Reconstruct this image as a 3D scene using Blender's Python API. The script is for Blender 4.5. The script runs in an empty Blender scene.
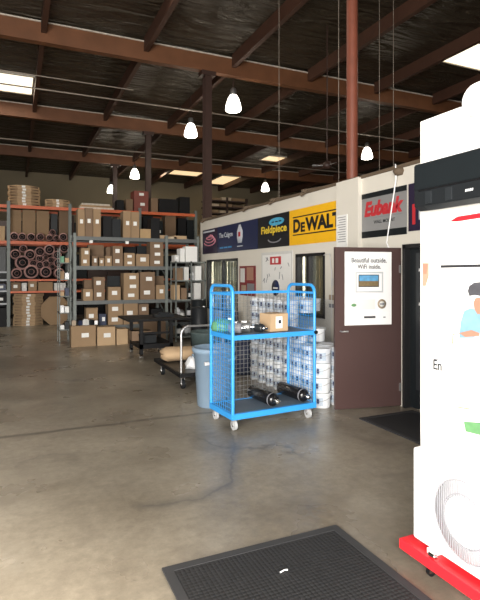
import bpy, math, random
from mathutils import Vector, Matrix
random.seed(7)
D = bpy.data
SC = bpy.context.scene
COL = SC.collection
H = 1.7
ANG = math.radians(24.23)
CA, SA = math.cos(ANG), math.sin(ANG)

# ------------------------------------------------------------------ camera
cd = D.cameras.new('camera'); cam = D.objects.new('camera', cd); COL.objects.link(cam)
cam.location = (0, 0, H); cam.rotation_euler = (math.pi/2, 0, -ANG)
cd.sensor_fit = 'VERTICAL'; cd.sensor_height = 24.0; cd.lens = 500/600*24.0
cd.shift_y = -27/600.0
cd.clip_start = 0.05; cd.clip_end = 200
SC.camera = cam
# ------------------------------------------------------------------ world, light, exposure
SC.view_settings.view_transform = 'Standard'; SC.view_settings.look = 'None'
SC.view_settings.gamma = 1; SC.view_settings.use_curve_mapping = False
SC.view_settings.exposure = 0.22
w = D.worlds.new('world'); SC.world = w; w.use_nodes = True
w.node_tree.nodes['Background'].inputs[0].default_value = (0.75, 0.86, 1.0, 1)
w.node_tree.nodes['Background'].inputs[1].default_value = 1.0

def area(name, loc, target, sx, sy, power, col):
    l = D.lights.new(name, 'AREA'); l.shape = 'RECTANGLE'; l.size = sx; l.size_y = sy
    l.energy = power; l.color = col
    o = D.objects.new(name, l); COL.objects.link(o); o.location = loc
    o.rotation_euler = (Vector(target)-Vector(loc)).to_track_quat('-Z', 'Y').to_euler()
    return o
# daylight coming in through the open roller door behind the camera
area('daylight_roller_door', (-2.6, -2.3, 2.2), (1.0, 4.0, -0.2), 6.5, 4.0, 1750, (1.0, 0.955, 0.89))
sl = D.lights.new('sun', 'SUN'); sl.energy = 6.0; sl.angle = math.radians(11); sl.color = (1.0, 0.86, 0.68)
so = D.objects.new('sun', sl); COL.objects.link(so); so.location = (6, -9, 8)
so.rotation_euler = Vector((-.47*.875, .88*.875, -.49)).to_track_quat('-Z', 'Y').to_euler()
# skylights in the roof, and one added fill lamp
area('daylight_skylight_left', (-0.9, 17.3, 7.55), (-0.9, 17.3, 0), 2.6, 1.3, 110, (1.0, 0.9, 0.75))
area('daylight_skylight_right', (11.6, 9.8, 7.55), (11.6, 9.8, 0), 1.6, 1.2, 60, (1.0, 0.9, 0.75))
area('daylight_skylight_rear', (8.2, 28.6, 7.5), (8.2, 28.6, 0), 1.6, 1.2, 60, (1.0, 0.82, 0.58))
area('fill_light_middle', (2.0, 9.6, 7.5), (2.0, 9.6, 0), 1.6, 1.2, 50, (1.0, 0.9, 0.75))  # fill lamp added under the roof; no skylight is built above it

# fill lamps added unseen inside the office to brighten the window blinds
area('office_fill_far', (5.5, 10.8, 2.95), (5.5, 10.8, 0), 0.6, 1.2, 170, (1.0, 0.95, 0.85))
area('office_fill_near', (5.5, 7.2, 2.95), (5.5, 7.2, 0), 0.6, 1.2, 170, (1.0, 0.95, 0.85))

# ------------------------------------------------------------------ materials
def mat(name, col, rough=0.6, metal=0.0, var=0.12, scale=6.0, bump=0.0, bscale=60.0, emit=None, estr=0.0, spec=0.5, alpha=None):
    m = D.materials.new(name); m.use_nodes = True
    nt = m.node_tree; N = nt.nodes; L = nt.links
    b = N['Principled BSDF']
    b.inputs['Roughness'].default_value = rough; b.inputs['Metallic'].default_value = metal
    b.inputs['Specular IOR Level'].default_value = spec
    tc = N.new('ShaderNodeTexCoord')
    nz = N.new('ShaderNodeTexNoise'); nz.inputs['Scale'].default_value = scale; nz.inputs['Detail'].default_value = 4
    L.new(tc.outputs['Object'], nz.inputs['Vector'])
    mx = N.new('ShaderNodeMix'); mx.data_type = 'RGBA'
    c = list(col)
    mx.inputs[6].default_value = [max(0, x*(1-var)) for x in c]+[1]
    mx.inputs[7].default_value = [min(1, x*(1+var)) for x in c]+[1]
    L.new(nz.outputs['Fac'], mx.inputs[0]); L.new(mx.outputs[2], b.inputs['Base Color'])
    if bump:
        n2 = N.new('ShaderNodeTexNoise'); n2.inputs['Scale'].default_value = bscale; n2.inputs['Detail'].default_value = 3
        L.new(tc.outputs['Object'], n2.inputs['Vector'])
        bp = N.new('ShaderNodeBump'); bp.inputs['Strength'].default_value = bump; bp.inputs['Distance'].default_value = 0.02
        L.new(n2.outputs['Fac'], bp.inputs['Height']); L.new(bp.outputs[0], b.inputs['Normal'])
    if emit:
        b.inputs['Emission Color'].default_value = list(emit)+[1]; b.inputs['Emission Strength'].default_value = estr
    if alpha is not None: b.inputs['Alpha'].default_value = alpha
    return m

M = {}
def defm(k, *a, **kw): M[k] = mat(k, *a, **kw)
defm('card', (0.30, 0.20, 0.115), 0.85, var=0.15, scale=3)
defm('card_dark', (0.20, 0.13, 0.08), 0.85, var=0.15, scale=3)
defm('card_light', (0.46, 0.32, 0.19), 0.85, var=0.12, scale=3)
defm('card_edge', (0.56, 0.42, 0.26), 0.8, var=0.2, scale=4)
defm('paper', (0.80, 0.80, 0.78), 0.6, var=0.04)
defm('paper_grey', (0.62, 0.62, 0.60), 0.6, var=0.08, scale=12)
defm('paper_bright', (0.92, 0.92, 0.92), 0.5, var=0.02)
defm('ink', (0.03, 0.03, 0.035), 0.5, var=0.1)
defm('ink_grey', (0.22, 0.22, 0.24), 0.5, var=0.1)
defm('charcoal_hair', (0.07, 0.07, 0.08), 0.5, var=0.3, scale=30)
defm('ink_pale', (0.55, 0.56, 0.58), 0.5, var=0.1)
defm('ink_red', (0.50, 0.03, 0.04), 0.45, var=0.1)
defm('ink_blue', (0.04, 0.25, 0.55), 0.45, var=0.1)
defm('ink_green', (0.12, 0.28, 0.12), 0.45, var=0.3, scale=20)
defm('ink_tan', (0.36, 0.28, 0.20), 0.5)
defm('skin_print', (0.38, 0.20, 0.14), 0.5)
defm('shirt_print', (0.20, 0.36, 0.46), 0.5, var=0.3, scale=15)
defm('wall_white', (0.70, 0.665, 0.59), 0.75, var=0.06, scale=1.2, bump=0.1, bscale=90)
defm('wall_far', (0.25, 0.21, 0.14), 0.85, var=0.12, scale=0.6)
defm('wall_shell', (0.30, 0.28, 0.24), 0.85, var=0.12, scale=0.6)
defm('wood_beam', (0.165, 0.066, 0.028), 0.6, var=0.35, scale=2.5, bump=0.2)
defm('wood_purlin', (0.07, 0.03, 0.018), 0.6, var=0.3, scale=3, bump=0.2)
defm('steel_red', (0.20, 0.06, 0.035), 0.5, var=0.25, scale=5)
defm('steel_dark', (0.05, 0.026, 0.02), 0.5, var=0.2, scale=5)
defm('flange', (0.6, 0.55, 0.47), 0.5, var=0.5, scale=9)
defm('pipe', (0.35, 0.30, 0.25), 0.45, metal=0.3)
defm('rack_orange', (0.62, 0.13, 0.045), 0.5, var=0.15)
defm('rack_grey', (0.115, 0.125, 0.125), 0.5, var=0.15)
defm('rack_upright', (0.16, 0.18, 0.17), 0.5, var=0.15)
defm('shelf_white', (0.42, 0.45, 0.48), 0.5)
defm('plywood', (0.40, 0.27, 0.14), 0.8, var=0.2, scale=5)
defm('foam_pink', (0.50, 0.29, 0.27), 0.7, var=0.25, scale=8)
defm('foam_dark', (0.012, 0.011, 0.012), 0.8)
defm('black', (0.006, 0.006, 0.007), 0.6, var=0.2, spec=.25)
defm('black_gloss', (0.008, 0.008, 0.009), 0.18, var=0.2)
defm('dark_plastic', (0.010, 0.012, 0.014), 0.5, spec=.3)
defm('charcoal', (0.010, 0.013, 0.015), 0.4, var=0.1, spec=.3)
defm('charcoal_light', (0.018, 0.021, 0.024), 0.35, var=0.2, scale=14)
defm('chrome', (0.75, 0.75, 0.75), 0.18, metal=1.0, var=0.05)
defm('steel', (0.42, 0.42, 0.42), 0.35, metal=0.8, var=0.1)
defm('cart_blue', (0.035, 0.30, 0.72), 0.35, var=0.07)
defm('cart_deck', (0.10, 0.135, 0.18), 0.5, var=0.15)
defm('caster_grey', (0.45, 0.46, 0.47), 0.4)
defm('can_blue', (0.20, 0.28, 0.37), 0.45, var=0.06)
defm('pail_white', (0.84, 0.86, 0.88), 0.35, var=0.04)
defm('pail_label', (0.55, 0.63, 0.72), 0.4, var=0.3, scale=45)
defm('pail_ink', (0.05, 0.07, 0.16), 0.4)
defm('door_brown', (0.072, 0.040, 0.037), 0.4, var=0.1, scale=2)
defm('frame_black', (0.015, 0.015, 0.016), 0.4)
defm('blind', (0.72, 0.68, 0.58), 0.7, var=0.1, scale=2)
defm('blind_dark', (0.42, 0.39, 0.34), 0.7, var=0.1, scale=2)
defm('tan_wood', (0.58, 0.46, 0.32), 0.7)
defm('sign_yellow', (0.88, 0.48, 0.015), 0.4, var=0.05)
defm('sign_black', (0.01, 0.012, 0.016), 0.4)
defm('sign_navy', (0.012, 0.022, 0.075), 0.4, var=0.3, scale=1.5)
defm('sign_purple', (0.025, 0.018, 0.045), 0.4, var=0.3, scale=3)
defm('sign_silver', (0.26, 0.26, 0.26), 0.4, var=0.3, scale=1)
defm('sign_text_yellow', (0.85, 0.62, 0.05), 0.4)
defm('sign_text_blue', (0.08, 0.40, 0.62), 0.4, var=0.4, scale=12)
defm('sign_text_pink', (0.65, 0.25, 0.32), 0.4, var=0.3)
defm('sign_text_white', (0.6, 0.64, 0.7), 0.4)
defm('dolly_red', (0.72, 0.02, 0.03), 0.4, var=0.05)
defm('board_white', (0.92, 0.92, 0.90), 0.5, var=0.02)
defm('ac_white', (0.9, 0.9, 0.88), 0.4, var=0.02)
defm('grille', (0.36, 0.36, 0.39), 0.4)
defm('grille_bg', (0.70, 0.70, 0.72), 0.6)
defm('rubber_mat', (0.012, 0.012, 0.013), 0.75, var=0.3, scale=12)
defm('green', (0.10, 0.28, 0.16), 0.5, var=0.4, scale=25)
defm('dark_blue', (0.02, 0.03, 0.07), 0.5, var=0.4, scale=10)
defm('tarp', (0.07, 0.10, 0.10), 0.7, var=0.3, scale=20)
defm('red_box', (0.20, 0.05, 0.035), 0.6)
defm('poster_red', (0.20, 0.03, 0.035), 0.5, var=0.5, scale=9)
defm('brown', (0.12, 0.085, 0.055), 0.8, var=0.4, scale=4)
defm('glow', (1, 1, 1), 0.4, emit=(1.0, 0.93, 0.80), estr=9.0)
defm('skylight', (1, 0.95, 0.85), 0.4, emit=(1.0, 0.88, 0.66), estr=1.6)
defm('skylight_dim', (0.8, 0.7, 0.5), 0.4, emit=(1.0, 0.72, 0.40), estr=0.9)
defm('screen_sky', (0.12, 0.35, 0.6), 0.3, var=0.5, scale=18)
defm('screen_land', (0.22, 0.16, 0.08), 0.3, var=0.5, scale=30)

def glass_mat(name, col, fac, rough=0.05):
    m = D.materials.new(name); m.use_nodes = True
    nt = m.node_tree; N = nt.nodes; L = nt.links
    for n in list(N): N.remove(n)
    out = N.new('ShaderNodeOutputMaterial'); mx = N.new('ShaderNodeMixShader')
    t = N.new('ShaderNodeBsdfTransparent'); t.inputs[0].default_value = list(col)+[1]
    g = N.new('ShaderNodeBsdfGlossy'); g.inputs['Roughness'].default_value = rough
    nz = N.new('ShaderNodeTexNoise'); nz.inputs['Scale'].default_value = 7; nz.inputs['Detail'].default_value = 3
    tc = N.new('ShaderNodeTexCoord'); L.new(tc.outputs['Object'], nz.inputs['Vector'])
    bp = N.new('ShaderNodeBump'); bp.inputs['Strength'].default_value = 0.05 if rough < 0.1 else 0.8
    L.new(nz.outputs['Fac'], bp.inputs['Height']); L.new(bp.outputs[0], g.inputs['Normal'])
    mx.inputs[0].default_value = fac
    L.new(t.outputs[0], mx.inputs[1]); L.new(g.outputs[0], mx.inputs[2]); L.new(mx.outputs[0], out.inputs[0])
    M[name] = m
glass_mat('glass', (0.75, 0.78, 0.76), 0.12)
glass_mat('wrap', (0.96, 0.97, 0.99), 0.07, 0.25)

def insulation():
    m = mat('insulation', (0.055, 0.043, 0.029), 0.42, metal=0.25, var=0.35, scale=0.7)
    nt = m.node_tree; N = nt.nodes; L = nt.links; b = N['Principled BSDF']
    tc = N.new('ShaderNodeTexCoord'); mp = N.new('ShaderNodeMapping'); mp.inputs['Scale'].default_value = (0.55, 2.2, 1)
    nz = N.new('ShaderNodeTexNoise'); nz.inputs['Scale'].default_value = 1.6; nz.inputs['Detail'].default_value = 5
    nz.inputs['Distortion'].default_value = 0.6
    L.new(tc.outputs['Object'], mp.inputs[0]); L.new(mp.outputs[0], nz.inputs['Vector'])
    bp = N.new('ShaderNodeBump'); bp.inputs['Strength'].default_value = 1.0; bp.inputs['Distance'].default_value = 0.35
    L.new(nz.outputs['Fac'], bp.inputs['Height']); L.new(bp.outputs[0], b.inputs['Normal'])
    M['insulation'] = m
insulation()

def concrete():
    m = D.materials.new('concrete'); m.use_nodes = True
    nt = m.node_tree; N = nt.nodes; L = nt.links; b = N['Principled BSDF']
    tc = N.new('ShaderNodeTexCoord')
    def noise(s, d, rough=0.55, dist=0.0, vec=None):
        n = N.new('ShaderNodeTexNoise'); n.inputs['Scale'].default_value = s; n.inputs['Detail'].default_value = d
        n.inputs['Roughness'].default_value = rough; n.inputs['Distortion'].default_value = dist
        L.new(vec or tc.outputs['Object'], n.inputs['Vector']); return n
    def ramp(src, stops):
        r = N.new('ShaderNodeValToRGB'); e = r.color_ramp.elements
        e[0].position, e[0].color = stops[0][0], list(stops[0][1])+[1]
        e[1].position, e[1].color = stops[-1][0], list(stops[-1][1])+[1]
        for p, c in stops[1:-1]:
            k = e.new(p); k.color = list(c)+[1]
        L.new(src, r.inputs[0]); return r
    def mixc(f, a, bb, mode='MIX'):
        x = N.new('ShaderNodeMix'); x.data_type = 'RGBA'; x.blend_type = mode
        for s, v in ((0, f), (6, a), (7, bb)):
            if hasattr(v, 'links'): L.new(v, x.inputs[s])
            elif isinstance(v, float): x.inputs[s].default_value = v
            else: x.inputs[s].default_value = list(v)+[1]
        return x.outputs[2]
    def mth(op, a, bb=None, c=None):
        x = N.new('ShaderNodeMath'); x.operation = op
        for i, v in enumerate((a, bb, c)):
            if v is None: continue
            if hasattr(v, 'links'): L.new(v, x.inputs[i])
            else: x.inputs[i].default_value = v
        return x.outputs[0]
    n1 = noise(0.55, 6, 0.6, 0.4)
    base = ramp(n1.outputs['Fac'], [(0.32, (0.165, 0.138, 0.102)), (0.5, (0.265, 0.23, 0.178)), (0.68, (0.36, 0.315, 0.245))])
    n2 = noise(13, 8, 0.78); r2 = ramp(n2.outputs['Fac'], [(0.3, (0.70, 0.70, 0.70)), (0.7, (1.15, 1.15, 1.15))])
    c = mixc(1.0, base.outputs[0], r2.outputs[0], 'MULTIPLY')
    n3 = noise(1.7, 3, 0.5, 1.2); f3 = ramp(n3.outputs['Fac'], [(0.56, (0, 0, 0)), (0.72, (1, 1, 1))])
    c = mixc(mth('MULTIPLY', f3.outputs[0], 0.5), c, (0.13, 0.11, 0.088))
    # pale scuffs
    n4 = noise(26, 3, 0.6); f4 = ramp(n4.outputs['Fac'], [(0.70, (0, 0, 0)), (0.76, (1, 1, 1))])
    c = mixc(mth('MULTIPLY', f4.outputs[0], 0.30), c, (0.42, 0.38, 0.32))
    # cracks
    wob = noise(1.2, 4, 0.6)
    add = N.new('ShaderNodeVectorMath'); add.operation = 'ADD'
    L.new(tc.outputs['Object'], add.inputs[0]); L.new(wob.outputs['Color'], add.inputs[1])
    vo = N.new('ShaderNodeTexVoronoi'); vo.feature = 'DISTANCE_TO_EDGE'; vo.inputs['Scale'].default_value = 0.33
    L.new(add.outputs[0], vo.inputs['Vector'])
    fc = ramp(vo.outputs['Distance'], [(0.0, (1, 1, 1)), (0.010, (0, 0, 0))])
    mk = ramp(noise(0.7, 2).outputs['Fac'], [(0.46, (0, 0, 0)), (0.60, (1, 1, 1))])
    c = mixc(mth('MULTIPLY', mth('MULTIPLY', fc.outputs[0], mk.outputs[0]), 0.55), c, (0.07, 0.062, 0.052))
    # construction joint across the slab
    sp = N.new('ShaderNodeSeparateXYZ'); L.new(tc.outputs['Object'], sp.inputs[0])
    wy = mth('MULTIPLY', mth('SUBTRACT', noise(2.5, 4).outputs['Fac'], 0.5), 0.10)
    dj = mth('ABSOLUTE', mth('ADD', mth('SUBTRACT', sp.outputs['Y'], 5.72), wy))
    fj = ramp(dj, [(0.012, (1, 1, 1)), (0.055, (0, 0, 0))])
    c = mixc(mth('MULTIPLY', fj.outputs[0], 0.75), c, (0.085, 0.075, 0.062))
    # a worn crack running from under the cart across the slab
    wv = N.new('ShaderNodeVectorMath'); wv.operation = 'SCALE'; wv.inputs['Scale'].default_value = 0.16
    wc = N.new('ShaderNodeVectorMath'); wc.operation = 'SUBTRACT'; wc.inputs[1].default_value = (.5, .5, .5)
    L.new(noise(4.5, 5, .7).outputs['Color'], wc.inputs[0]); L.new(wc.outputs[0], wv.inputs[0])
    pw = N.new('ShaderNodeVectorMath'); pw.operation = 'ADD'; L.new(tc.outputs['Object'], pw.inputs[0]); L.new(wv.outputs[0], pw.inputs[1])
    flat = N.new('ShaderNodeVectorMath'); flat.operation = 'MULTIPLY'; flat.inputs[1].default_value = (1, 1, 0); L.new(pw.outputs[0], flat.inputs[0])
    dist = None
    pts = [(2.15, 5.1), (2.02, 4.6), (1.78, 4.15), (1.62, 3.72), (1.25, 3.56), (.85, 3.62)]
    for (ax, ay), (bx_, by_) in zip(pts, pts[1:]):
        ab = Vector((bx_-ax, by_-ay, 0)); l2 = ab.dot(ab)
        pa = N.new('ShaderNodeVectorMath'); pa.operation = 'SUBTRACT'; pa.inputs[1].default_value = (ax, ay, 0); L.new(flat.outputs[0], pa.inputs[0])
        dt = N.new('ShaderNodeVectorMath'); dt.operation = 'DOT_PRODUCT'; dt.inputs[1].default_value = tuple(ab/l2); L.new(pa.outputs[0], dt.inputs[0])
        cl = N.new('ShaderNodeClamp'); L.new(dt.outputs['Value'], cl.inputs[0])
        sc = N.new('ShaderNodeVectorMath'); sc.operation = 'SCALE'; sc.inputs[0].default_value = tuple(ab); L.new(cl.outputs[0], sc.inputs['Scale'])
        df = N.new('ShaderNodeVectorMath'); df.operation = 'DISTANCE'; L.new(pa.outputs[0], df.inputs[0]); L.new(sc.outputs[0], df.inputs[1])
        dist = df.outputs['Value'] if dist is None else mth('MINIMUM', dist, df.outputs['Value'])
    fk = ramp(dist, [(0.0, (1, 1, 1)), (0.02, (.55,)*3), (0.11, (0, 0, 0))])
    c = mixc(mth('MULTIPLY', fk.outputs[0], 0.8), c, (0.09, 0.082, 0.072))
    L.new(c, b.inputs['Base Color'])
    rr = ramp(noise(1.3, 4).outputs['Fac'], [(0.3, (0.22,)*3), (0.7, (0.45,)*3)])
    L.new(rr.outputs[0], b.inputs['Roughness'])
    bp = N.new('ShaderNodeBump'); bp.inputs['Strength'].default_value = 0.12; bp.inputs['Distance'].default_value = 0.01
    L.new(noise(14, 5).outputs['Fac'], bp.inputs['Height']); L.new(bp.outputs[0], b.inputs['Normal'])
    M['concrete'] = m
concrete()

def ribbed_mat():
    m = M['rubber_mat']; nt = m.node_tree; N = nt.nodes; L = nt.links; b = N['Principled BSDF']
    tc = N.new('ShaderNodeTexCoord')
    v = N.new('ShaderNodeTexVoronoi'); v.inputs['Scale'].default_value = 38; v.inputs['Randomness'].default_value = 0.0
    L.new(tc.outputs['Object'], v.inputs['Vector'])
    bp = N.new('ShaderNodeBump'); bp.inputs['Strength'].default_value = 0.9; bp.inputs['Distance'].default_value = 0.012; bp.invert = True
    L.new(v.outputs['Distance'], bp.inputs['Height']); L.new(bp.outputs[0], b.inputs['Normal'])
ribbed_mat()
defm('mat_border', (0.03, 0.03, 0.032), 0.7, var=0.2, scale=10)

# ------------------------------------------------------------------ mesh helpers
def wloc(o):
    v = Vector((0, 0, 0))
    while o: v += o.location; o = o.parent
    return v
class MB:
    def __init__(s): s.v = []; s.f = []; s.sm = []
    def _add(s, vs, fs, smooth=False):
        n = len(s.v); s.v += [Vector(v) for v in vs]
        for f in fs: s.f.append([n+i for i in f]); s.sm.append(smooth)
        return s
    def box(s, x0, x1, y0, y1, z0, z1):
        vs = [(x0,y0,z0),(x1,y0,z0),(x1,y1,z0),(x0,y1,z0),(x0,y0,z1),(x1,y0,z1),(x1,y1,z1),(x0,y1,z1)]
        return s._add(vs, [(3,2,1,0),(4,5,6,7),(0,1,5,4),(1,2,6,5),(2,3,7,6),(3,0,4,7)])
    def cyl(s, p0, p1, r, r2=None, n=16, cap=True):
        p0 = Vector(p0); p1 = Vector(p1); r2 = r if r2 is None else r2
        d = (p1-p0).normalized(); a = d.orthogonal().normalized(); b = d.cross(a)
        vs = []
        for p, rr in ((p0, r), (p1, r2)):
            for i in range(n):
                t = 2*math.pi*i/n; vs.append(p+(a*math.cos(t)+b*math.sin(t))*rr)
        s._add(vs, [(i, (i+1)%n, n+(i+1)%n, n+i) for i in range(n)], n > 6)
        if cap: s._add(vs[:n], [tuple(range(n))[::-1]]); s._add(vs[n:], [tuple(range(n))])
        return s
    def bar(s, p0, p1, w):
        return s.cyl(p0, p1, w*0.7071, n=4)
    def lathe(s, prof, c, axis=(0,0,1), n=24):
        c = Vector(c); d = Vector(axis).normalized(); a = d.orthogonal().normalized(); b = d.cross(a)
        vs = []; m = len(prof)
        for r, h in prof:
            for i in range(n):
                t = 2*math.pi*i/n; vs.append(c+d*h+(a*math.cos(t)+b*math.sin(t))*max(r, 1e-4))
        return s._add(vs, [(k*n+i, k*n+(i+1)%n, (k+1)*n+(i+1)%n, (k+1)*n+i) for k in range(m-1) for i in range(n)], True)
    def tube(s, pts, r, n=8):
        pts = [Vector(p) for p in pts]; vs = []; up = None
        for i, p in enumerate(pts):
            t = (pts[min(i+1, len(pts)-1)]-pts[max(i-1, 0)]).normalized()
            if up is None: up = t.orthogonal().normalized()
            up = (up - t*up.dot(t)).normalized(); b = t.cross(up)
            for k in range(n):
                q = 2*math.pi*k/n; vs.append(p+(up*math.cos(q)+b*math.sin(q))*r)
        m = len(pts)
        s._add(vs, [(k*n+i, k*n+(i+1)%n, (k+1)*n+(i+1)%n, (k+1)*n+i) for k in range(m-1) for i in range(n)], True)
        s._add(vs[:n], [tuple(range(n))[::-1]]); s._add(vs[-n:], [tuple(range(n))]); return s
    def prism(s, poly, o, u, v, w):
        o, u, v, w = map(Vector, (o, u, v, w)); n = len(poly)
        a = [o+u*p[0]+v*p[1] for p in poly]; b = [q+w for q in a]
        return s._add(a+b, [tuple(range(n)), tuple(range(2*n-1, n-1, -1))]+[(i, (i+1)%n, n+(i+1)%n, n+i)[::-1] for i in range(n)])
    def build(s, name, m, parent=None, loc=None, world=True, bevel=0.0):
        me = D.meshes.new(name)
        sh = Vector((0,0,0))
        if world: sh = wloc(parent) if parent else Vector((0,0,0))
        if world and loc is not None: sh = sh + Vector(loc)
        me.from_pydata([tuple(v-sh) for v in s.v], [], s.f); me.validate(); 
        if len(me.polygons) == len(s.sm): me.polygons.foreach_set('use_smooth', s.sm)
        import bmesh
        bm = bmesh.new(); bm.from_mesh(me); bmesh.ops.recalc_face_normals(bm, faces=bm.faces); bm.to_mesh(me); bm.free()
        me.materials.append(M[m]); me.update()
        o = D.objects.new(name, me); COL.objects.link(o); o.parent = parent
        if loc is not None: o.location = loc
        if bevel:
            b = o.modifiers.new('bevel', 'BEVEL'); b.width = bevel; b.segments = 2; b.limit_method = 'ANGLE'
        return o
def tag(o, label, cat, group=None):
    o['label'] = label; o['category'] = cat
    if group: o['group'] = group
    return o
def thing(name, label, cat, loc, rz=0, group=None):
    o = D.objects.new(name, None); COL.objects.link(o); o.location = loc; o.rotation_euler = (0, 0, rz)
    o.empty_display_size = 0.1
    return tag(o, label, cat, group)
def struct(o): o['kind'] = 'structure'; return o
def copy_tree(o, parent=None):
    c = o.copy(); COL.objects.link(c); c.parent = parent
    for ch in o.children: copy_tree(ch, c)
    return c
def text(name, body, m, parent, o, u, v, w, h, shear=0.0, off=0.0, depth=0.002, sub=None):
    """writing fitted into a w x h rectangle whose lower left corner is o, axes u, v"""
    cu = D.curves.new('tmp', 'FONT'); cu.body = body; cu.size = 1; cu.shear = shear; cu.offset = off; cu.resolution_u = 3
    ob = D.objects.new('tmp', cu); COL.objects.link(ob)
    dg = bpy.context.evaluated_depsgraph_get(); dg.update()
    me = D.meshes.new_from_object(ob.evaluated_get(dg)); me.name = name
    xs = [q.co.x for q in me.vertices]; ys = [q.co.y for q in me.vertices]
    x0, x1, y0, y1 = min(xs), max(xs), min(ys), max(ys)
    o = Vector(o); u = Vector(u); v = Vector(v); nrm = u.cross(v); sh = wloc(parent)
    mb = MB(); fs = [list(p.vertices) for p in me.polygons]
    vs = [o+u*((q.co.x-x0)/(x1-x0)*w)+v*((q.co.y-y0)/(y1-y0)*h)-sh for q in me.vertices]
    D.objects.remove(ob); D.curves.remove(cu); D.meshes.remove(me)
    me = D.meshes.new(name); me.from_pydata([tuple(q) for q in vs], [], fs); me.materials.append(M[m])
    t = D.objects.new(name, me); COL.objects.link(t); t.parent = parent
    sd = t.modifiers.new('thickness', 'SOLIDIFY'); sd.thickness = depth; sd.offset = 1 if True else 0
    return t
def ray(px):
    k = (px-240)/500.0; return SA+CA*k, CA-SA*k
def onY(px, Y):            # world X of the plane at depth line Y
    a, b = ray(px); return Y*a/b
def zY(px, py, Y):
    a, b = ray(px); return H+(273-py)/500.0*Y/b
def onX(px, X):
    a, b = ray(px); return X*b/a
def zX(px, py, X):
    a, b = ray(px); return H+(273-py)/500.0*X/a
ORD = ['first', 'second', 'third', 'fourth', 'fifth', 'sixth', 'seventh', 'eighth', 'ninth', 'tenth', 'eleventh', 'twelfth', 'thirteenth']

# ------------------------------------------------------------------ the setting
FR, BK, LF, RT, CE = -2.6, 32.3, -14.0, 21.0, 7.72
struct(MB().box(LF-0.2, RT+0.2, -6, BK+0.2, -0.2, 0).build('floor', 'concrete'))
struct(MB().box(LF-0.2, RT+0.2, FR-0.2, BK+0.2, CE, CE+0.15).build('ceiling', 'insulation'))
struct(MB().box(LF-0.2, RT+0.2, BK, BK+0.2, 0, CE).build('wall_back', 'wall_far'))
struct(MB().box(LF-0.2, LF, FR, BK, 0, CE).build('wall_left', 'wall_shell'))
struct(MB().box(RT, RT+0.2, FR, BK, 0, CE).build('wall_right', 'wall_shell'))
f = MB().box(LF, -6.2, FR-0.2, FR, 0, CE).box(3.6, RT, FR-0.2, FR, 0, CE).box(-6.2, 3.6, FR-0.2, FR, 4.3, CE)
struct(f.build('wall_front', 'wall_shell'))

BEAMS = [0.0, 6.4, 12.8, 19.2, 25.6]
for Y in BEAMS:
    b = struct(MB().box(LF, RT, Y-0.10, Y+0.10, 7.17, 7.62).build('roof_beam', 'wood_beam'))
    MB().box(LF, RT, Y-0.13, Y+0.13, 7.62, 7.65).build('ledger_strip', 'flange', b)
PX = [0.62+2.45*k for k in range(-5, 9)]
YS = [FR]+BEAMS+[BK]
for x in PX:
    for j in range(len(YS)-1):
        y0, y1 = YS[j]+0.11, YS[j+1]-0.11
        struct(MB().box(x-0.06, x+0.06, y0, y1, 7.38, CE).build('roof_purlin', 'wood_purlin'))
        if j > 0 and y0 < 20:
            MB
for i, (x, Y) in enumerate([(4.8, 6.4), (4.78, 12.8), (4.72, 19.2), (4.6, 25.6)]):
    m = MB()
    if i == 0: m.cyl((x, Y, 3.06), (x, Y, 7.16), 0.088, n=20)
    else:
        m.box(x-0.1, x+0.1, Y-0.1, Y-0.08, 0 if i > 1 else 3.06, 7.16).box(x-0.1, x+0.1, Y+0.08, Y+0.1, 0 if i > 1 else 3.06, 7.16)
        m.box(x-0.012, x+0.012, Y-0.08, Y+0.08, 0 if i > 1 else 3.06, 7.16)
    c = struct(m.build('column', 'steel_red' if i == 0 else 'steel_dark'))
    MB().box(x-0.2, x+0.2, Y-0.14, Y+0.14, 7.05, 7.17).build('column_cap', 'steel_dark', c)
# skylights
def skylight(x0, x1, y0, y1, m):
    o = struct(MB().box(x0, x1, y0, y1, CE-0.04, CE+0.02).build('skylight', m))
    fr = MB()
    fr.box(x0-.05, x1+.05, y0-.05, y0, CE-.07, CE).box(x0-.05, x1+.05, y1, y1+.05, CE-.07, CE).box(x0-.05, x0, y0, y1, CE-.07, CE).box(x1, x1+.05, y0, y1, CE-.07, CE)
    fr.build('skylight_frame', 'flange', o)
skylight(-2.8, 0.50, 16.5, 18.1, 'skylight')
skylight(10.9, 12.6, 9.3, 10.5, 'skylight')
skylight(8.2, 10.2, 27.6, 29.2, 'skylight_dim')
skylight(11.6, 13.2, 28.4, 31.2, 'skylight_dim')
skylight(11.8, 13.4, 22.6, 23.6, 'skylight_dim')
# sprinkler and conduit pipes below the roof
for i, (p0, p1, r) in enumerate([((LF+.01, 14.75, 7.1), (3.18, 14.75, 7.1), .018), ((LF+.01, 15.5, 7.0), (RT-.01, 15.5, 7.0), .024), ((LF+.01, 21.8, 7.0), (RT-.01, 21.8, 7.0), .03)]):
    tag(MB().cyl(p0, p1, r, n=8).build('sprinkler_pipe', 'pipe'), ['shorter thin pipe ending left of the dark column between red beams',
        'long thin pipe running between the first and second red beams', 'pipe crossing below the roof beyond the second beam',
        'thin pipe crossing below the roof in front of the nearest beam'][i], 'pipe')
# hanging wires from the roof to the office top
for i, (x, y) in enumerate([(5.2, 9.5), (5.4, 7.6), (7.0, 8.4), (7.2, 8.2), (7.5, 6.0)]):
    tag(MB().cyl((x, y, 3.2), (x, y, CE-.02), 0.006, n=6).build('hanging_wire', 'pipe'),
        'thin vertical wire hanging above the office, %s from the left' % ORD[[1, 2, 0, 3, 4][i] if False else i], 'wire', 'thin wires hanging above the office')

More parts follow.
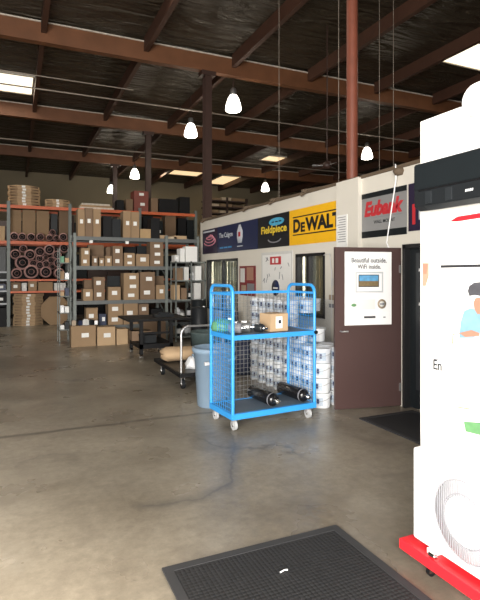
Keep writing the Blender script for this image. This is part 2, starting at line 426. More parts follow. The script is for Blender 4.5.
# ------------------------------------------------------------------ office block
WX, WT, WH = 4.5, 0.14, 3.04
OY0, OY1, OX1 = 1.2, 12.42, 9.5
W2 = (6.70, 7.60, 0.97, 2.03); W1 = (10.11, 12.05, 0.80, 2.03); DR = (3.98, 4.93, 0.0, 2.06)
wm = MB(); y = OY0
for (a, b, z0, z1) in (DR, W2, W1):
    wm.box(WX, WX+WT, y, a, 0, WH)
    if z0 > 0: wm.box(WX, WX+WT, a, b, 0, z0)
    wm.box(WX, WX+WT, a, b, z1, WH); y = b
wm.box(WX, WX+WT, y, OY1, 0, WH)
struct(wm.build('wall_office_front', 'wall_white'))
struct(MB().box(WX, OX1, OY1, OY1+.14, 0, WH).build('wall_office_end', 'wall_white'))
struct(MB().box(WX, OX1, OY0-.14, OY0, 0, WH).build('wall_office_near', 'wall_white'))
struct(MB().box(OX1, OX1+.14, OY0-.14, OY1+.14, 0, WH).build('wall_office_back', 'wall_white'))
struct(MB().box(WX+.02, OX1, OY0, OY1, WH-.02, WH+.02).build('ceiling_office', 'brown'))
struct(MB().box(WX-0.02, WX+.10, OY0-.14, OY1+.14, WH, WH+.045).build('trim_1', 'brown'))
struct(MB().box(4.43, WX+.02, 5.77, 6.30, 0, WH+.02).build('wall_pillar', 'wall_white'))
struct(MB().box(WX-.012, WX, 7.7, 10.0, 0, .1).box(WX-.012, WX, 5.0, 5.77, 0, .1).build('baseboard_office', 'dark_plastic'))
for i, Y in enumerate((12.1, 9.55, 8.35, 7.2)):
    m = MB().bar((WX-.12, Y, WH+.03), (WX+.3, Y, WH+.12), .05).bar((WX-.1, Y+.09, WH-.03), (WX-.02, Y-.02, WH+.05), .04)
    tag(m.build('roof_bracket', 'brown'), 'brown bracket sticking out over the office wall top, %s from the far corner' % ORD[i], 'bracket')

def window(n, W, mull, blinds):
    a, b, z0, z1 = W
    g = MB().box(WX+.06, WX+.068, a, b, z0, z1).build('window_%d' % n, 'glass'); struct(g)
    t = .045; f = MB()
    f.box(WX-.015, WX+.10, a, a+t, z0, z1).box(WX-.015, WX+.10, b-t, b, z0, z1).box(WX-.015, WX+.10, a, b, z0, z0+t).box(WX-.015, WX+.10, a, b, z1-t, z1)
    f.build('window_frame', 'frame_black', g)
    MB().box(WX+.0, WX+.08, mull-.03, mull+.03, z0, z1).build('mullion', 'frame_black', g)
    for k, (y0, y1, mt) in enumerate(blinds):
        s = MB()
        nn = int((y1-y0)/.09); sw_ = (y1-y0)/nn
        for j in range(nn):
            yy = y0+j*sw_; xo = WX+.155+.012*(j % 2); s.box(xo, xo+.006, yy-.008, yy+sw_+.002, z0-.15, z1+.05)
        s.box(WX+WT-.002, WX+.235, y0, y1, z1+.03, z1+.07)
        tag(s.build('vertical_blind', mt), ['pale', 'grey', 'tan'][k]+' vertical blind behind the %s office window' % ('near' if n == 2 else 'far'), 'blind')
window(1, W1, 11.05, [(10.2, 11.1, 'blind'), (11.12, 12.0, 'blind')])
window(2, W2, 7.22, [(6.75, 7.2, 'tan_wood'), (7.22, 7.55, 'blind_dark')])
# a partition inside so that the windows do not look through an empty shell
struct(MB().box(6.4, 6.5, 5.2, OY1, 0, WH-.02).build('wall_office_partition', 'blind'))

# doorway: black frame, dark glazed second leaf, open brown leaf
a, b, z0, z1 = DR
fr = MB().box(WX-.03, WX+.17, b-.05, b, 0, z1).box(WX-.03, WX+.17, a, a+.05, 0, z1).box(WX-.03, WX+.17, a, b, z1-.05, z1)
d2 = struct(MB().box(WX+.06, WX+.10, a+.05, b-.05, 0.01, z1-.05).build('door_2', 'charcoal'))
fr.build('door_frame', 'frame_black', d2)
MB().box(WX+.045, WX+.065, a+.18, b-.16, .25, 1.95).build('dark_glass', 'charcoal_light', d2)
st = MB()
for zz in (1.72, 1.30):
    for k in range(5): st.bar((WX+.04, b-.22-.022*k, zz), (WX+.04, b-.225-.022*k, zz+.035), .008)
st.build('white_sticker', 'paper', d2)
# brown leaf
HG = Vector((4.49, 4.97, 0)); LE = Vector((3.60, 5.14, 0)); ud = (HG-LE).normalized(); W_ = (HG-LE).length
nd = Vector((ud.y, -ud.x, 0))      # towards the camera
def dp(u, z, n=0.0): return LE+ud*u+nd*n+Vector((0, 0, z))
def dslab(u0, u1, z0, z1, n0, n1):
    return MB().prism([(u0, z0), (u1, z0), (u1, z1), (u0, z1)], LE+nd*n0, ud, (0,0,1), nd*(n1-n0))
d1 = struct(dslab(0, W_, 0.012, 2.02, -0.045, 0).build('door_1', 'door_brown'))
h = MB().tube([dp(.07, .98, 0), dp(.07, .98, .05), dp(.15, .98, .055)], .010)
h.build('door_handle', 'steel', d1)
dslab(W_-.03, W_-.005, .2, .3, 0, .012).build('hinge', 'steel', d1)
dslab(W_-.03, W_-.005, 1.7, 1.8, 0, .012).build('hinge', 'steel', d1)

ps = tag(dslab(.125, .765, 1.05, 1.965, .002, .008).build('poster', 'paper_bright'),
    'white poster of a touchscreen thermostat taped to the open brown door', 'poster')
def ptext(body, m, u0, z0, wdt, hgt, par=ps, **k):
    return text('lettering', body, m, par, dp(u0, z0, .009), ud, (0,0,1), wdt, hgt, **k)
ptext('Beautiful outside.', 'ink', .215, 1.83, .48, .06, off=.012)
ptext('WiFi inside.', 'ink', .295, 1.752, .32, .055, off=.012)
th = dslab(.265, .645, 1.455, 1.715, .008, .014).build('thermostat_picture', 'ink_pale', ps)
dslab(.285, .625, 1.475, 1.695, .014, .0165).build('thermostat_face', 'paper_bright', th)
dslab(.305, .585, 1.525, 1.68, .0165, .018).build('screen_frame', 'ink', th)
dslab(.315, .575, 1.60, 1.67, .018, .019).build('screen_sky', 'screen_sky', th)
dslab(.315, .575, 1.535, 1.60, .018, .019).build('screen_land', 'screen_land', th)
dslab(.24, .54, 1.245, 1.37, .008, .009).build('text_panel', 'paper', ps)
pm = MB()
pm.prism([(.245+.07*math.cos(t)*.5, 1.30+.02*math.sin(t)) for t in [i*.5236 for i in range(12)]], LE+nd*.009, ud, (0,0,1), nd*.002)
pm.build('leaf_mark', 'ink_green', ps)
pm = MB(); pm.lathe([(.0, 0), (.06, 0), (.06, .003), (0, .003)], dp(.63, 1.31, .008), nd, 20); em = pm.build('round_seal', 'ink_tan', ps)
MB().lathe([(.0, 0), (.036, 0), (.036, .002), (0, .002)], dp(.63, 1.31, .0115), nd, 20).build('seal_centre', 'paper', em)
dslab(.60, .66, 1.30, 1.32, .0135, .015).build('seal_band', 'ink_grey', em)
dslab(.385, .54, 1.135, 1.160, .008, .011).build('name_bar', 'ink', ps)
dslab(.65, .68, 1.135, 1.15, .008, .011).build('small_mark', 'ink_grey', ps)

# ------------------------------------------------------------------ wall signs
U = Vector((0, -1, 0)); V = Vector((0, 0, 1))
def wslab(y0, y1, z0, z1, x0=WX-.012, x1=WX-.002): return MB().box(x0, x1, min(y0, y1), max(y0, y1), z0, z1)
def wt(par, body, m, yl, z0, wdt, hgt, x=WX-.014, **k):   # yl = left end (larger Y)
    return text('lettering', body, m, par, (x, yl, z0), U, V, wdt, hgt, **k)
SZ0, SZ1 = 2.19, 2.81
b1 = tag(wslab(12.36, 11.32, SZ0, SZ1).build('banner', 'sign_purple'), 'dark purple banner with a red and white swirl emblem, farthest on the office wall', 'banner')
sw = MB()
for k in range(3):
    sw.tube([(WX-.016, 11.84+.40*math.cos(t)*(1-.2*k), 2.55+.11*math.sin(t)*(1-.25*k)+.05*k-.05) for t in [i*.35 for i in range(3+k, 18)]], .016, 6)
sw.build('emblem', 'sign_text_pink', b1)
wslab(12.3, 11.5, 2.73, 2.77, WX-.015, WX-.011).build('title_bar', 'sign_text_white', b1)
b2 = tag(wslab(11.30, 9.12, SZ0, SZ1).build('banner', 'sign_navy'), 'navy blue banner with a white bottle shape between the purple and black banners', 'banner')
wt(b2, 'The Calgon', 'sign_text_white', 11.2, 2.50, .82, .15, off=.012)
for k in range(3): wslab(11.15-.25*k, 10.94-.25*k, 2.28, 2.315, WX-.015, WX-.011).build('small_print', 'ink_blue', b2)
bo = MB().lathe([(.0, 0), (.10, 0), (.15, .12), (.15, .26), (.07, .36), (.05, .40), (0, .40)], (WX-.02, 9.98, 2.36), (0,0,1), 16)
for q in bo.v: q.x = WX-.016+(q.x-(WX-.02))*.05
bo.build('bottle_picture', 'sign_text_white', b2)
wslab(10.03, 9.93, 2.50, 2.60, WX-.030, WX-.024).build('red_mark', 'ink_red', b2)
wslab(10.12, 9.84, 2.28, 2.30, WX-.015, WX-.011).build('small_print', 'sign_text_white', b2)
b3 = tag(wslab(9.10, 7.83, SZ0, SZ1).build('banner', 'sign_black'), 'black banner reading Fieldpiece in yellow with a blue arc emblem', 'banner')
wt(b3, 'Fieldpiece', 'sign_text_yellow', 8.93, 2.42, 1.02, .19, off=.02)
em = MB()
em.prism([(.30*math.cos(t), .075*math.sin(t)) for t in [i*.3927 for i in range(16)]], (WX-.014, 8.3, 2.67), U, V, (-.004, 0, 0))
em.build('emblem', 'sign_text_blue', b3)
for k in range(3): wslab(8.48-.14*k, 8.38-.14*k, 2.655, 2.68, WX-.021, WX-.017).build('small_print', 'sign_black', b3)
em = MB()
em.tube([(WX-.014, 8.38-.26*math.cos(t), 2.36-.08*math.sin(t)) for t in [i*.26 for i in range(1, 12)]], .014, 6)
em.build('arc', 'ink_grey', b3)
b4 = tag(wslab(7.81, 6.28, SZ0, SZ1).build('banner', 'sign_yellow'), 'yellow banner reading DEWALT in black letters', 'banner')
wt(b4, 'D', 'sign_black', 7.67, 2.405, .235, .235, off=.045)
wt(b4, 'E', 'sign_black', 7.42, 2.405, .14, .165, off=.045)
wt(b4, 'WALT', 'sign_black', 7.27, 2.405, 1.02, .235, off=.045)
wslab(7.69, 6.29, 2.665, 2.685, WX-.015, WX-.011).build('line', 'sign_black', b4)
wslab(7.69, 6.29, 2.355, 2.375, WX-.015, WX-.011).build('line', 'sign_black', b4)
b5 = tag(wslab(5.76, 4.87, SZ0, SZ1).build('banner', 'sign_silver'), 'silver and black banner reading Eubank in red italic letters', 'banner')
wslab(5.76, 4.87, 2.19, 2.28, WX-.014, WX-.011).build('dark_band', 'charcoal', b5)
wslab(5.76, 4.87, 2.74, 2.81, WX-.014, WX-.011).build('dark_band', 'charcoal', b5)
wt(b5, 'Eubank', 'ink_red', 5.70, 2.48, .78, .21, shear=.25, off=.05, x=WX-.015)
wslab(5.55, 4.95, 2.455, 2.462, WX-.015, WX-.011).build('line', 'ink_grey', b5)
wt(b5, 'WALL MOUNT', 'ink', 5.5, 2.375, .42, .045, off=.01)
b6 = tag(wslab(4.84, 3.5, SZ0+.03, SZ1).build('banner', 'sign_purple'), 'dark banner with white and red stripes over the doorway', 'banner')
wslab(4.77, 4.72, 2.30, 2.55, WX-.015, WX-.011).build('red_stripe', 'ink_red', b6)
wslab(4.66, 4.45, 2.35, 2.76, WX-.015, WX-.011).build('white_panel', 'ink_pale', b6)
wslab(4.42, 4.2, 2.35, 2.6, WX-.015, WX-.011).build('dark_panel', 'ink_grey', b6)
tag(MB().tube([(WX-.03, 5.05, 3.1), (WX-.05, 5.02, 2.9), (WX-.03, 5.22, 2.1), (WX-.01, 5.2, 2.03)], .009, 6).build('rope', 'paper_bright'),
    'white cord hanging in front of the silver banner', 'cord')
tag(MB().lathe([(0, 0), (.05, .0), (.08, .05), (.06, .09), (0, .11)], (WX-.02, 5.0, 2.95), (0,0,1), 10).build('stain_lump', 'brown'),  # brown lump added as a stand-in for a stain on the wall
    'small brown bundle lump at the wall top above the silver banner', 'stain')
# posters on the wall
p = tag(wslab(10.0, 9.2, 1.22, 1.85).build('poster', 'poster_red'), 'small dark red poster with photographs beside the far window', 'poster')
for k, (a, b, c, d) in enumerate([(9.95, 9.72, 1.5, 1.8), (9.62, 9.3, 1.55, 1.82), (9.9, 9.66, 1.26, 1.44), (9.6, 9.26, 1.28, 1.48)]):
    wslab(a, b, c, d, WX-.015, WX-.011).build('picture', ['paper_grey', 'skin_print', 'ink_tan', 'ink_grey'][k], p)
p = tag(wslab(8.93, 7.71, 1.10, 2.10).build('poster', 'paper_grey'), 'white poster of scattered tools with a red badge, between the office windows', 'poster')
wslab(8.88, 7.76, 1.15, 2.05, WX-.014, WX-.011).build('white_field', 'paper', p)
bd = wslab(8.55, 8.12, 1.86, 2.01, WX-.018, WX-.013).build('red_badge', 'ink_red', p)
wslab(8.46, 8.38, 1.89, 1.98, WX-.021, WX-.017).build('letter', 'paper', bd)
wslab(8.32, 8.22, 1.89, 1.98, WX-.021, WX-.017).build('letter', 'paper', bd)
MB().lathe([(0, 0), (.15, 0), (.15, .004), (0, .004)], (WX-.014, 8.33, 1.42), (-1,0,0), 20).build('round_badge', 'sign_navy', p)
wslab(8.42, 8.24, 1.40, 1.43, WX-.021, WX-.017).build('badge_band', 'paper', p)
tm = MB(); random.seed(3)
for k in range(26):
    yy = random.uniform(7.82, 8.82); zz = random.uniform(1.2, 1.98)
    if abs(yy-8.33) < .22 and (zz > 1.8 or zz < 1.6): continue
    an = random.uniform(.3, 2.8); l = random.uniform(.03, .07)
    MB().bar((WX-.015, yy-l*math.cos(an), zz-l*math.sin(an)), (WX-.015, yy+l*math.cos(an), zz+l*math.sin(an)), .012).build('tool_picture', 'ink_grey', p)
p = tag(MB().box(4.422, 4.43, 6.02, 6.28, zX(342, 247, 4.43), zX(342, 215, 4.43)).build('notice_sheet', 'paper'), 'white printed notice sheet on the wall pillar', 'notice')
nm = MB()
for k in range(11): nm.box(4.419, 4.422, 6.05, 6.25-.02*(k % 3), 2.52-.036*k, 2.53-.036*k)
nm.build('text_lines', 'ink_grey', p)
tag(MB().box(WX-.01, WX-.002, 6.42, 6.58, 1.28, 1.36).build('wall_card', 'ink_tan'), 'small tan card on the wall between near window and pillar', 'card')
tag(MB().box(WX-.01, WX-.002, 6.42, 6.58, 1.16, 1.22).build('wall_card', 'ink_grey'), 'small grey card below the tan card beside near window', 'card')
tag(MB().box(WX-.01, WX-.002, 6.40, 6.52, 1.5, 1.62).build('wall_card', 'paper_grey'), 'small white card above the tan card beside near window', 'card')
tag(MB().tube([(4.42, 6.62, 1.98), (4.45, 6.5, 2.0), (4.45, 6.45, 1.7), (4.46, 6.46, 1.0)], .006, 6).build('cable', 'ink_pale'), 'thin grey cable running down the wall by the near window', 'cable')

# ------------------------------------------------------------------ blue cage cart
cart = thing('cage_cart', 'blue steel cage cart with mesh sides and two decks in front of the pails', 'cart', (2.135, 4.93, 0), math.radians(4))
CW, CD, CH = 1.08, .55, 1.50
dz = .15
def cb(m): return m.build
MB().box(0, CW, 0, CD, dz+.01, dz+.028).build('lower_deck', 'cart_deck', cart, world=False)
MB().box(-.015, CW+.015, -.02, .02, dz-.03, dz+.032).box(-.015, CW+.015, CD-.02, CD+.02, dz-.03, dz+.032).box(-.02, .02, 0, CD, dz-.03, dz+.032).box(CW-.02, CW+.02, 0, CD, dz-.03, dz+.032).build('deck_frame', 'cart_blue', cart, world=False)
mz = 1.015
MB().box(0, CW, 0, CD, mz-.012, mz+.006).build('middle_shelf', 'cart_deck', cart, world=False)
MB().box(0, CW, -.022, .012, mz-.04, mz+.012).box(0, CW, CD-.012, CD+.02, mz-.04, mz+.012).box(-.012, .012, 0, CD, mz-.04, mz+.012).box(CW-.012, CW+.012, 0, CD, mz-.04, mz+.012).build('shelf_frame', 'cart_blue', cart, world=False)
def arch(x):
    pts = [(x, 0, dz)]; R = .09
    top = CH+.06
    pts += [(x, 0, top-R)]+[(x, R-R*math.cos(t), top-R+R*math.sin(t)) for t in (.4, .8, 1.2, 1.57)]
    pts += [(x, CD-R+R*math.sin(t), top-R+R*math.cos(t)) for t in (0, .4, .8, 1.2, 1.57)]+[(x, CD, dz)]
    return MB().tube(pts, .0195, 10)
for x in (0, CW): arch(x).build('end_frame', 'cart_blue', cart, world=False)
MB().box(-.005, CW+.005, CD-.013, CD+.013, CH-.05, CH-.02).build('top_rail', 'cart_blue', cart, world=False)
def mesh_panel(axis, c, u0, u1, z0, z1, su, sz):
    m = MB(); t = .0021
    n = int((u1-u0)/su); k = int((z1-z0)/sz)
    for i in range(n+1):
        u = u0+(u1-u0)*i/n
        if axis == 'x': m.box(c-t, c+t, u-t, u+t, z0, z1)
        else: m.box(u-t, u+t, c-t, c+t, z0, z1)
    for j in range(k+1):
        z = z0+(z1-z0)*j/k
        if axis == 'x': m.box(c-t, c+t, u0, u1, z-t, z+t)
        else: m.box(u0, u1, c-t, c+t, z-t, z+t)
    return m
for x in (0, CW):
    for z0, z1 in ((dz+.03, mz-.04), (mz+.01, CH-.03)):
        mesh_panel('x', x, .015, CD-.015, z0, z1, .05, .05).build('side_mesh', 'cart_blue', cart, world=False)
    MB().box(x-.012, x+.012, 0, CD, CH-.045, CH-.02).build('side_rail', 'cart_blue', cart, world=False)
for z0, z1 in ((dz+.03, mz-.04), (mz+.01, CH-.05)):
    mesh_panel('y', CD, .015, CW-.015, z0, z1, .052, .052).build('back_mesh', 'steel', cart, world=False)
MB().cyl((CW, -.02, mz-.01), (CW, -.04, mz-.01), .022, n=12).build('latch_knob', 'black', cart, world=False)
def caster(par, x, y, z, r=.055, m='caster_grey', w=.03, top=.06, fork='steel'):
    c = MB().box(x-.04, x+.04, y-.04, y+.04, z-.008, z); c.bar((x-.025, y, r+.0), (x-.025, y, z), .012); c.bar((x+.025, y, r), (x+.025, y, z), .012)
    c.bar((x-.028, y, z-.012), (x+.028, y, z-.012), .02)
    o = c.build('caster', fork, par, world=False)
    w_ = MB().cyl((x-w/2, y, r), (x+w/2, y, r), r, n=20).build('wheel', m, o, world=False)
    MB().cyl((x-w/2-.003, y, r), (x+w/2+.003, y, r), r*.35, n=12).build('hub', 'chrome' if m != 'chrome' else 'steel', w_, world=False)
for x, y in ((.03, .03), (CW-.07, .03), (.03, CD-.06), (CW-.07, CD-.06)): caster(cart, x, y, dz-.03)
def cw(x, y, z): 
    a = math.radians(4); return (2.135+x*math.cos(a)-y*math.sin(a), 4.93+x*math.sin(a)+y*math.cos(a), z)
# black canisters on the lower deck
for i, (x, lab) in enumerate(((.56, 'black steel canister with silver valve on the cart deck, the left one'), (.985, 'black steel canister with silver valve on the cart deck, the right one'))):
    c = thing('canister', lab, 'canister', cw(x, -.02, dz+.028), math.radians(4), 'black canisters on the cart deck')
    R = .075
    prof = [(0, 0), (.03, 0), (.055, .012), (R, .04), (R, .52), (.055, .55), (.03, .562), (0, .562)]
    MB().lathe(prof, (0, .06, R), (0, 1, 0), 28).build('body', 'black_gloss', c, world=False)
    m = MB().cyl((0, .062, R), (0, .0, R), .026, n=14).cyl((0, .03, R), (.05, .03, R-.01), .012, n=10).cyl((0, .01, R), (0, -.015, R), .015, n=10)
    m.build('valve', 'chrome', c, world=False)
    MB().lathe([(R+.001, 0), (R+.002, .002), (R+.002, .022), (R+.001, .024)], (0, .10, R), (0, 1, 0), 28).build('band', 'ink_grey', c, world=False)
# things on the middle shelf
def carton(name, label, x0, x1, y0, y1, z0, z1, m='card', labs=1, tape=False, cat='box', group=None, root_rot=0, face='-y', lm='paper'):
    cx = (x0+x1)/2; cy = (y0+y1)/2
    o = MB().box(x0, x1, y0, y1, z0, z1).build(name, m, loc=(cx, cy, z0)); tag(o, label, cat, group)
    if root_rot: o.rotation_euler = (0, 0, root_rot)
    wd, ht = x1-x0, z1-z0
    def sub(mb, nm, mm):
        me = mb.build(nm, mm, None, loc=(cx, cy, z0)); me.location = (0,0,0); me.parent = o
    for k in range(labs):
        zc = z0+ht*(k+.5)/labs if labs > 1 else z0+ht*.55
        l = min(wd*.42, .16); hh = min(ht/labs*.38, .10)
        xc = cx+random.uniform(-.08, .12)*wd
        sub(MB().box(xc-l/2, xc+l/2, y0-.003, y0, zc-hh/2, zc+hh/2), 'paper_label', lm)
    if tape: sub(MB().box(cx-.025, cx+.025, y0-.002, y1+.002, z1-.06, z1+.002), 'tape', 'card_light')
    return o
bx, by, _ = cw(.655, .22, 0)
o = carton('cardboard_box', 'small brown cardboard box with a white label on the cart shelf', bx-.125, bx+.125, by-.11, by+.11, mz+.012, mz+.215, 'card_light', 0, True, root_rot=math.radians(8))
me = MB().box(-.05, .04, -.114, -.11, .035, .17).build('white_label', 'paper_bright', o, world=False)
MB().box(-.015, .02, -.117, -.114, .09, .13).build('print_mark', 'ink', me, world=False)
def motor(x, y, lab, s=1.0, mm='ink_grey'):
    o = thing('motor', lab, 'motor', cw(x, y, mz+.012), random.uniform(0, 1))
    MB().lathe([(0, 0), (.05*s, .003), (.06*s, .02), (.06*s, .13*s), (.045*s, .15*s), (0, .152*s)], (0, -.07, .062*s), (0, 1, .0), 18).build('housing', mm, o, world=False)
    MB().cyl((0, -.075, .062*s), (0, -.12, .062*s), .012, n=10).cyl((0, -.07, .062*s), (0, -.078, .062*s), .03*s, n=14).build('shaft', 'chrome', o, world=False)
    MB().box(-.02, .02, -.02, .04, .11*s, .135*s).build('terminal_box', 'steel', o, world=False)
motor(.12, .16, 'grey motor with chrome shaft on the cart shelf near the left post')
motor(.27, .22, 'pale metal motor between the grey motor and the cardboard box', .95, 'steel')
motor(.40, .14, 'small dark motor right beside the cardboard box on cart shelf', .8, 'charcoal_light')
motor(.20, .42, 'dark motor at the back of the cart shelf behind others', 1.1, 'charcoal')
g = MB(); random.seed(5)
g.lathe([(0, 0), (.11, .0), (.13, .03), (.12, .09), (.08, .13), (0, .14)], (0, 0, 0), (0,0,1), 14)
for q in g.v: q += Vector((random.uniform(-.012, .012), random.uniform(-.012, .012), random.uniform(0, .012)))
o = g.build('green_bag', 'green', world=False); o.location = cw(.10, .45, mz+.012); tag(o, 'crumpled green plastic bag in the left rear of the cart shelf', 'bag')

# ------------------------------------------------------------------ pails
PR, PHT = .128, .188
pail0 = thing('pail', '', 'pail', (0, 0, 0))
MB().lathe([(0, 0), (PR*.86, 0), (PR*.88, .004), (PR*.94, PHT-.02), (PR*.94, PHT-.018), (0, PHT-.018)], (0,0,0), (0,0,1), 22).build('body', 'pail_white', pail0, world=False)
MB().lathe([(0, PHT-.022), (PR, PHT-.024), (PR, PHT-.006), (PR*.93, PHT-.002), (PR*.90, PHT-.008), (0, PHT-.008)], (0,0,0), (0,0,1), 22).build('lid', 'pail_white', pail0, world=False)
lb = MB(); n = 8; vs = []; 
for k in range(n+1):
    t = math.pi+(-.75+1.5*k/n)+.55
    for z, r in ((.035, PR*.895), (.135, PR*.935)): vs.append(((r+.0015)*math.cos(t), (r+.0015)*math.sin(t), z))
lb._add(vs, [(2*k, 2*k+2, 2*k+3, 2*k+1) for k in range(n)], True)
lbo = lb.build('wrap_label', 'pail_label', pail0, world=False)
ik = MB()
for t0, zz, hh in ((-.35, .07, .05), (.2, .06, .06)):
    t = math.pi+.55+t0; c = Vector((PR*.93*math.cos(t), PR*.93*math.sin(t), 0)); tg = Vector((-math.sin(t), math.cos(t), 0))
    ik.prism([(-.014, zz), (.014, zz), (.014, zz+hh), (-.014, zz+hh)], c*1.0, tg, (0,0,1), c.normalized()*.004)
ik.build('print', 'pail_ink', lbo, world=False)
hd = MB().tube([(PR*math.cos(t), PR*math.sin(t), .13-.045*math.sin((k)/8*math.pi)) for k, t in enumerate([math.pi+.55-1.5+3*k/8 for k in range(9)])], .003, 5)
hd.build('handle', 'steel', pail0, world=False)
first = True
stk = ['bottom', 'second from the bottom', 'third from the bottom', 'topmost']
for ci, X in enumerate((3.56, 3.83, 4.10)):
    for ri in range(8):
        Y = 5.385+.262*ri
        nl = 4 if ri < 2 else (5 if ri == 2 else 7)
        if ci > 0 and ri < 2 and X > 3.7 and ri == 0 and ci == 2: pass
        if X > 3.95 and ri in (1, 2, 3): continue        # the wall pillar stands here
        for k in range(nl):
            if ci > 0 and k < nl-1 and not (ri == 0): continue
            if ri == 0 and ci > 0 and k < 0: continue
            o = pail0 if first else copy_tree(pail0)
            o.location = (X+random.uniform(-.004, .004), Y, .002+PHT*k); o.rotation_euler = (0, 0, random.uniform(-.35, .2))
            first = False
            if ci == 0 and ri == 0: tag(o, 'white lidded pail, %s of the stack between blue cart and brown door' % stk[k], 'pail')
            elif ci == 0: tag(o, 'white lidded pail, %s layer up, in the %s stack along from the brown door' % (ORD[k], ORD[ri]), 'pail', 'white pails stacked behind the cart')
            else: tag(o, 'white lidded pail, %s layer up, %s column, %s row from the brown door' % (ORD[k], ['middle', 'wall-side'][ci-1], ORD[ri]), 'pail', 'white pails stacked behind the cart')
for wi, (x0, x1, y0, y1, z0, z1) in enumerate([(3.415, 3.99, 5.80, 7.37, .5, 1.335), (3.40, 3.985, 5.245, 5.79, .57, .765)]):
    m = MB().box(x0, x1, y0, y1, z0, z1)
    m.f.pop(0); m.sm.pop(0)
    tag(m.build('shrink_wrap', 'wrap'), ['clear shrink wrap around the tall pail stacks', 'clear shrink wrap over the top pails beside the door'][wi], 'shrink wrap')
# dark sacks next to the pails
for i, (x, y, s) in enumerate(((3.55, 7.75, 1), (4.05, 7.7, 1.1))):
    m = MB().lathe([(0, 0), (.2*s, 0), (.24*s, .1), (.22*s, .45), (.12*s, .58), (.05, .62), (0, .62)], (0,0,0), (0,0,1), 14)
    for q in m.v: q += Vector((random.uniform(-.02, .02), random.uniform(-.02, .02), 0))
    o = m.build('sack', 'dark_blue', world=False); o.location = (x, y, 0)
    tag(o, ['dark blue sack on the floor at the far end of the pails', 'dark blue sack against the office wall past the pails'][i], 'sack')

# ------------------------------------------------------------------ trash can
can = thing('trash_can', 'grey blue round plastic trash can left of the blue cart', 'trash can', (2.34, 6.02, 0))
MB().lathe([(0, 0), (.205, 0), (.215, .01), (.255, .68), (.275, .685), (.285, .72), (.28, .75), (.262, .75), (.255, .69), (.20, .02), (0, .02)], (0,0,0), (0,0,1), 40).build('body', 'can_blue', can, world=False)
for a in (-.9, 2.2):
    c, s = math.cos(a), math.sin(a)
    MB().tube([(.25*c-.07*s, .25*s+.07*c, .60), (.30*c-.05*s, .30*s+.05*c, .63), (.30*c+.05*s, .30*s-.05*c, .63), (.25*c+.07*s, .25*s-.07*c, .60)], .013, 8).build('handle', 'can_blue', can, world=False)
MB().box(-.21, -.10, -.235, -.205, .56, .60).build('maker_plate', 'ink_pale', can, world=False)

# ------------------------------------------------------------------ black worktable on casters
tb = thing('worktable', 'black rolling worktable with a lower shelf in front of the grey rack', 'table', (2.18, 9.62, 0))
TX, TY = .98, 1.02
tp = MB().box(-.2, TX+.08, -.04, TY+.04, .76, .80).build('tabletop', 'black', tb, world=False, bevel=.006)
for x in (0.04, .64):
    for y in (.03, TY-.08):
        MB().box(x-.01, x+.055, y-.01, y+.055, .12, .76).build('leg', 'black', tb, world=False)
        caster(tb, x+.02, y+.02, .135, .062, 'chrome', .06, fork='black')
MB().box(.03, .70, .02, TY-.02, .22, .31).build('lower_shelf', 'black', tb, world=False)
MB().box(.05, .68, .03, .05, .50, .54).build('cross_bar', 'black', tb, world=False)
for i, (x, y, w_, h_, m) in enumerate([(.15, .3, .3, .16, 'dark_plastic'), (.1, .7, .4, .2, 'card_dark')]):
    o = MB().box(x-w_/2+.1, x+w_/2+.1, y-.12, y+.12, 0, h_).box(x-w_/2+.09, x+w_/2+.11, y-.13, y+.13, h_-.02, h_).build('storage_bin', m, world=False)
    o.location = (2.18, 9.62, .31); tag(o, ['black plastic bin on the worktable lower shelf, near end', 'dark brown box on the worktable lower shelf, far end'][i], 'bin')
o = MB().box(-.2, .2, -.1, .1, 0, .05).box(-.1, .12, -.06, .05, .05, .09).build('tool_tray', 'dark_plastic', world=False); o.location = (2.8, 10.1, .80)
tag(o, 'low black tray lying on the worktable top', 'tray')

# ------------------------------------------------------------------ platform cart with bag
pc = thing('platform_cart', 'black platform hand truck with bent grey pipe handle', 'platform cart', (2.18, 6.95, 0))
MB().box(0, .72, 0, 1.45, .20, .235).build('deck', 'charcoal', pc, world=False, bevel=.01)
MB().box(-.01, .73, -.01, .02, .185, .24).box(-.01, .73, 1.43, 1.46, .185, .24).box(-.01, .02, 0, 1.45, .185, .24).build('bumper', 'black', pc, world=False)
pts = [(.03, .05, .23), (.03, .05, .80)]+[(.03+.12*(1-math.cos(t)), .05, .80+.12*math.sin(t)) for t in (.4, .8, 1.2, 1.57)]+[(.57, .05, .92)]+[(.57+.12*math.sin(t), .05, .80+.12*math.cos(t)) for t in (.4, .8, 1.2, 1.57)]+[(.69, .05, .23)]
MB().tube(pts, .017, 10).build('handle', 'steel', pc, world=False)
for x, y in ((.07, .10), (.62, .10), (.07, 1.2), (.62, 1.2)): caster(pc, x, y, .20, .07, 'dark_plastic', .04, fork='steel')
random.seed(9)
m = MB(); m.lathe([(0, 0), (.10, .01), (.135, .08), (.14, .25), (.135, .5), (.11, .58), (0, .6)], (-.28, 0, .13), (1, .0, 0), 16)
for q in m.v: q.z *= .82; q.y *= 1.5; q += Vector((random.uniform(-.012, .012), random.uniform(-.012, .012), random.uniform(-.01, .01)))
lo = min(q.z for q in m.v)
for q in m.v: q.z -= lo
o = m.build('paper_sack', 'card_light', world=False); o.location = (2.48, 8.05, .24); tag(o, 'tan paper sack lying on the black platform cart', 'sack')
m = MB().lathe([(0, 0), (.11, 0), (.12, .06), (.07, .16), (0, .19)], (0,0,0), (0,0,1), 12)
for q in m.v: q += Vector((random.uniform(-.02, .02), random.uniform(-.02, .02), 0))
o = m.build('white_bag', 'pail_white', world=False); o.location = (2.50, 7.35, .236); tag(o, 'crumpled white plastic bag on the platform cart beside the handle', 'bag')
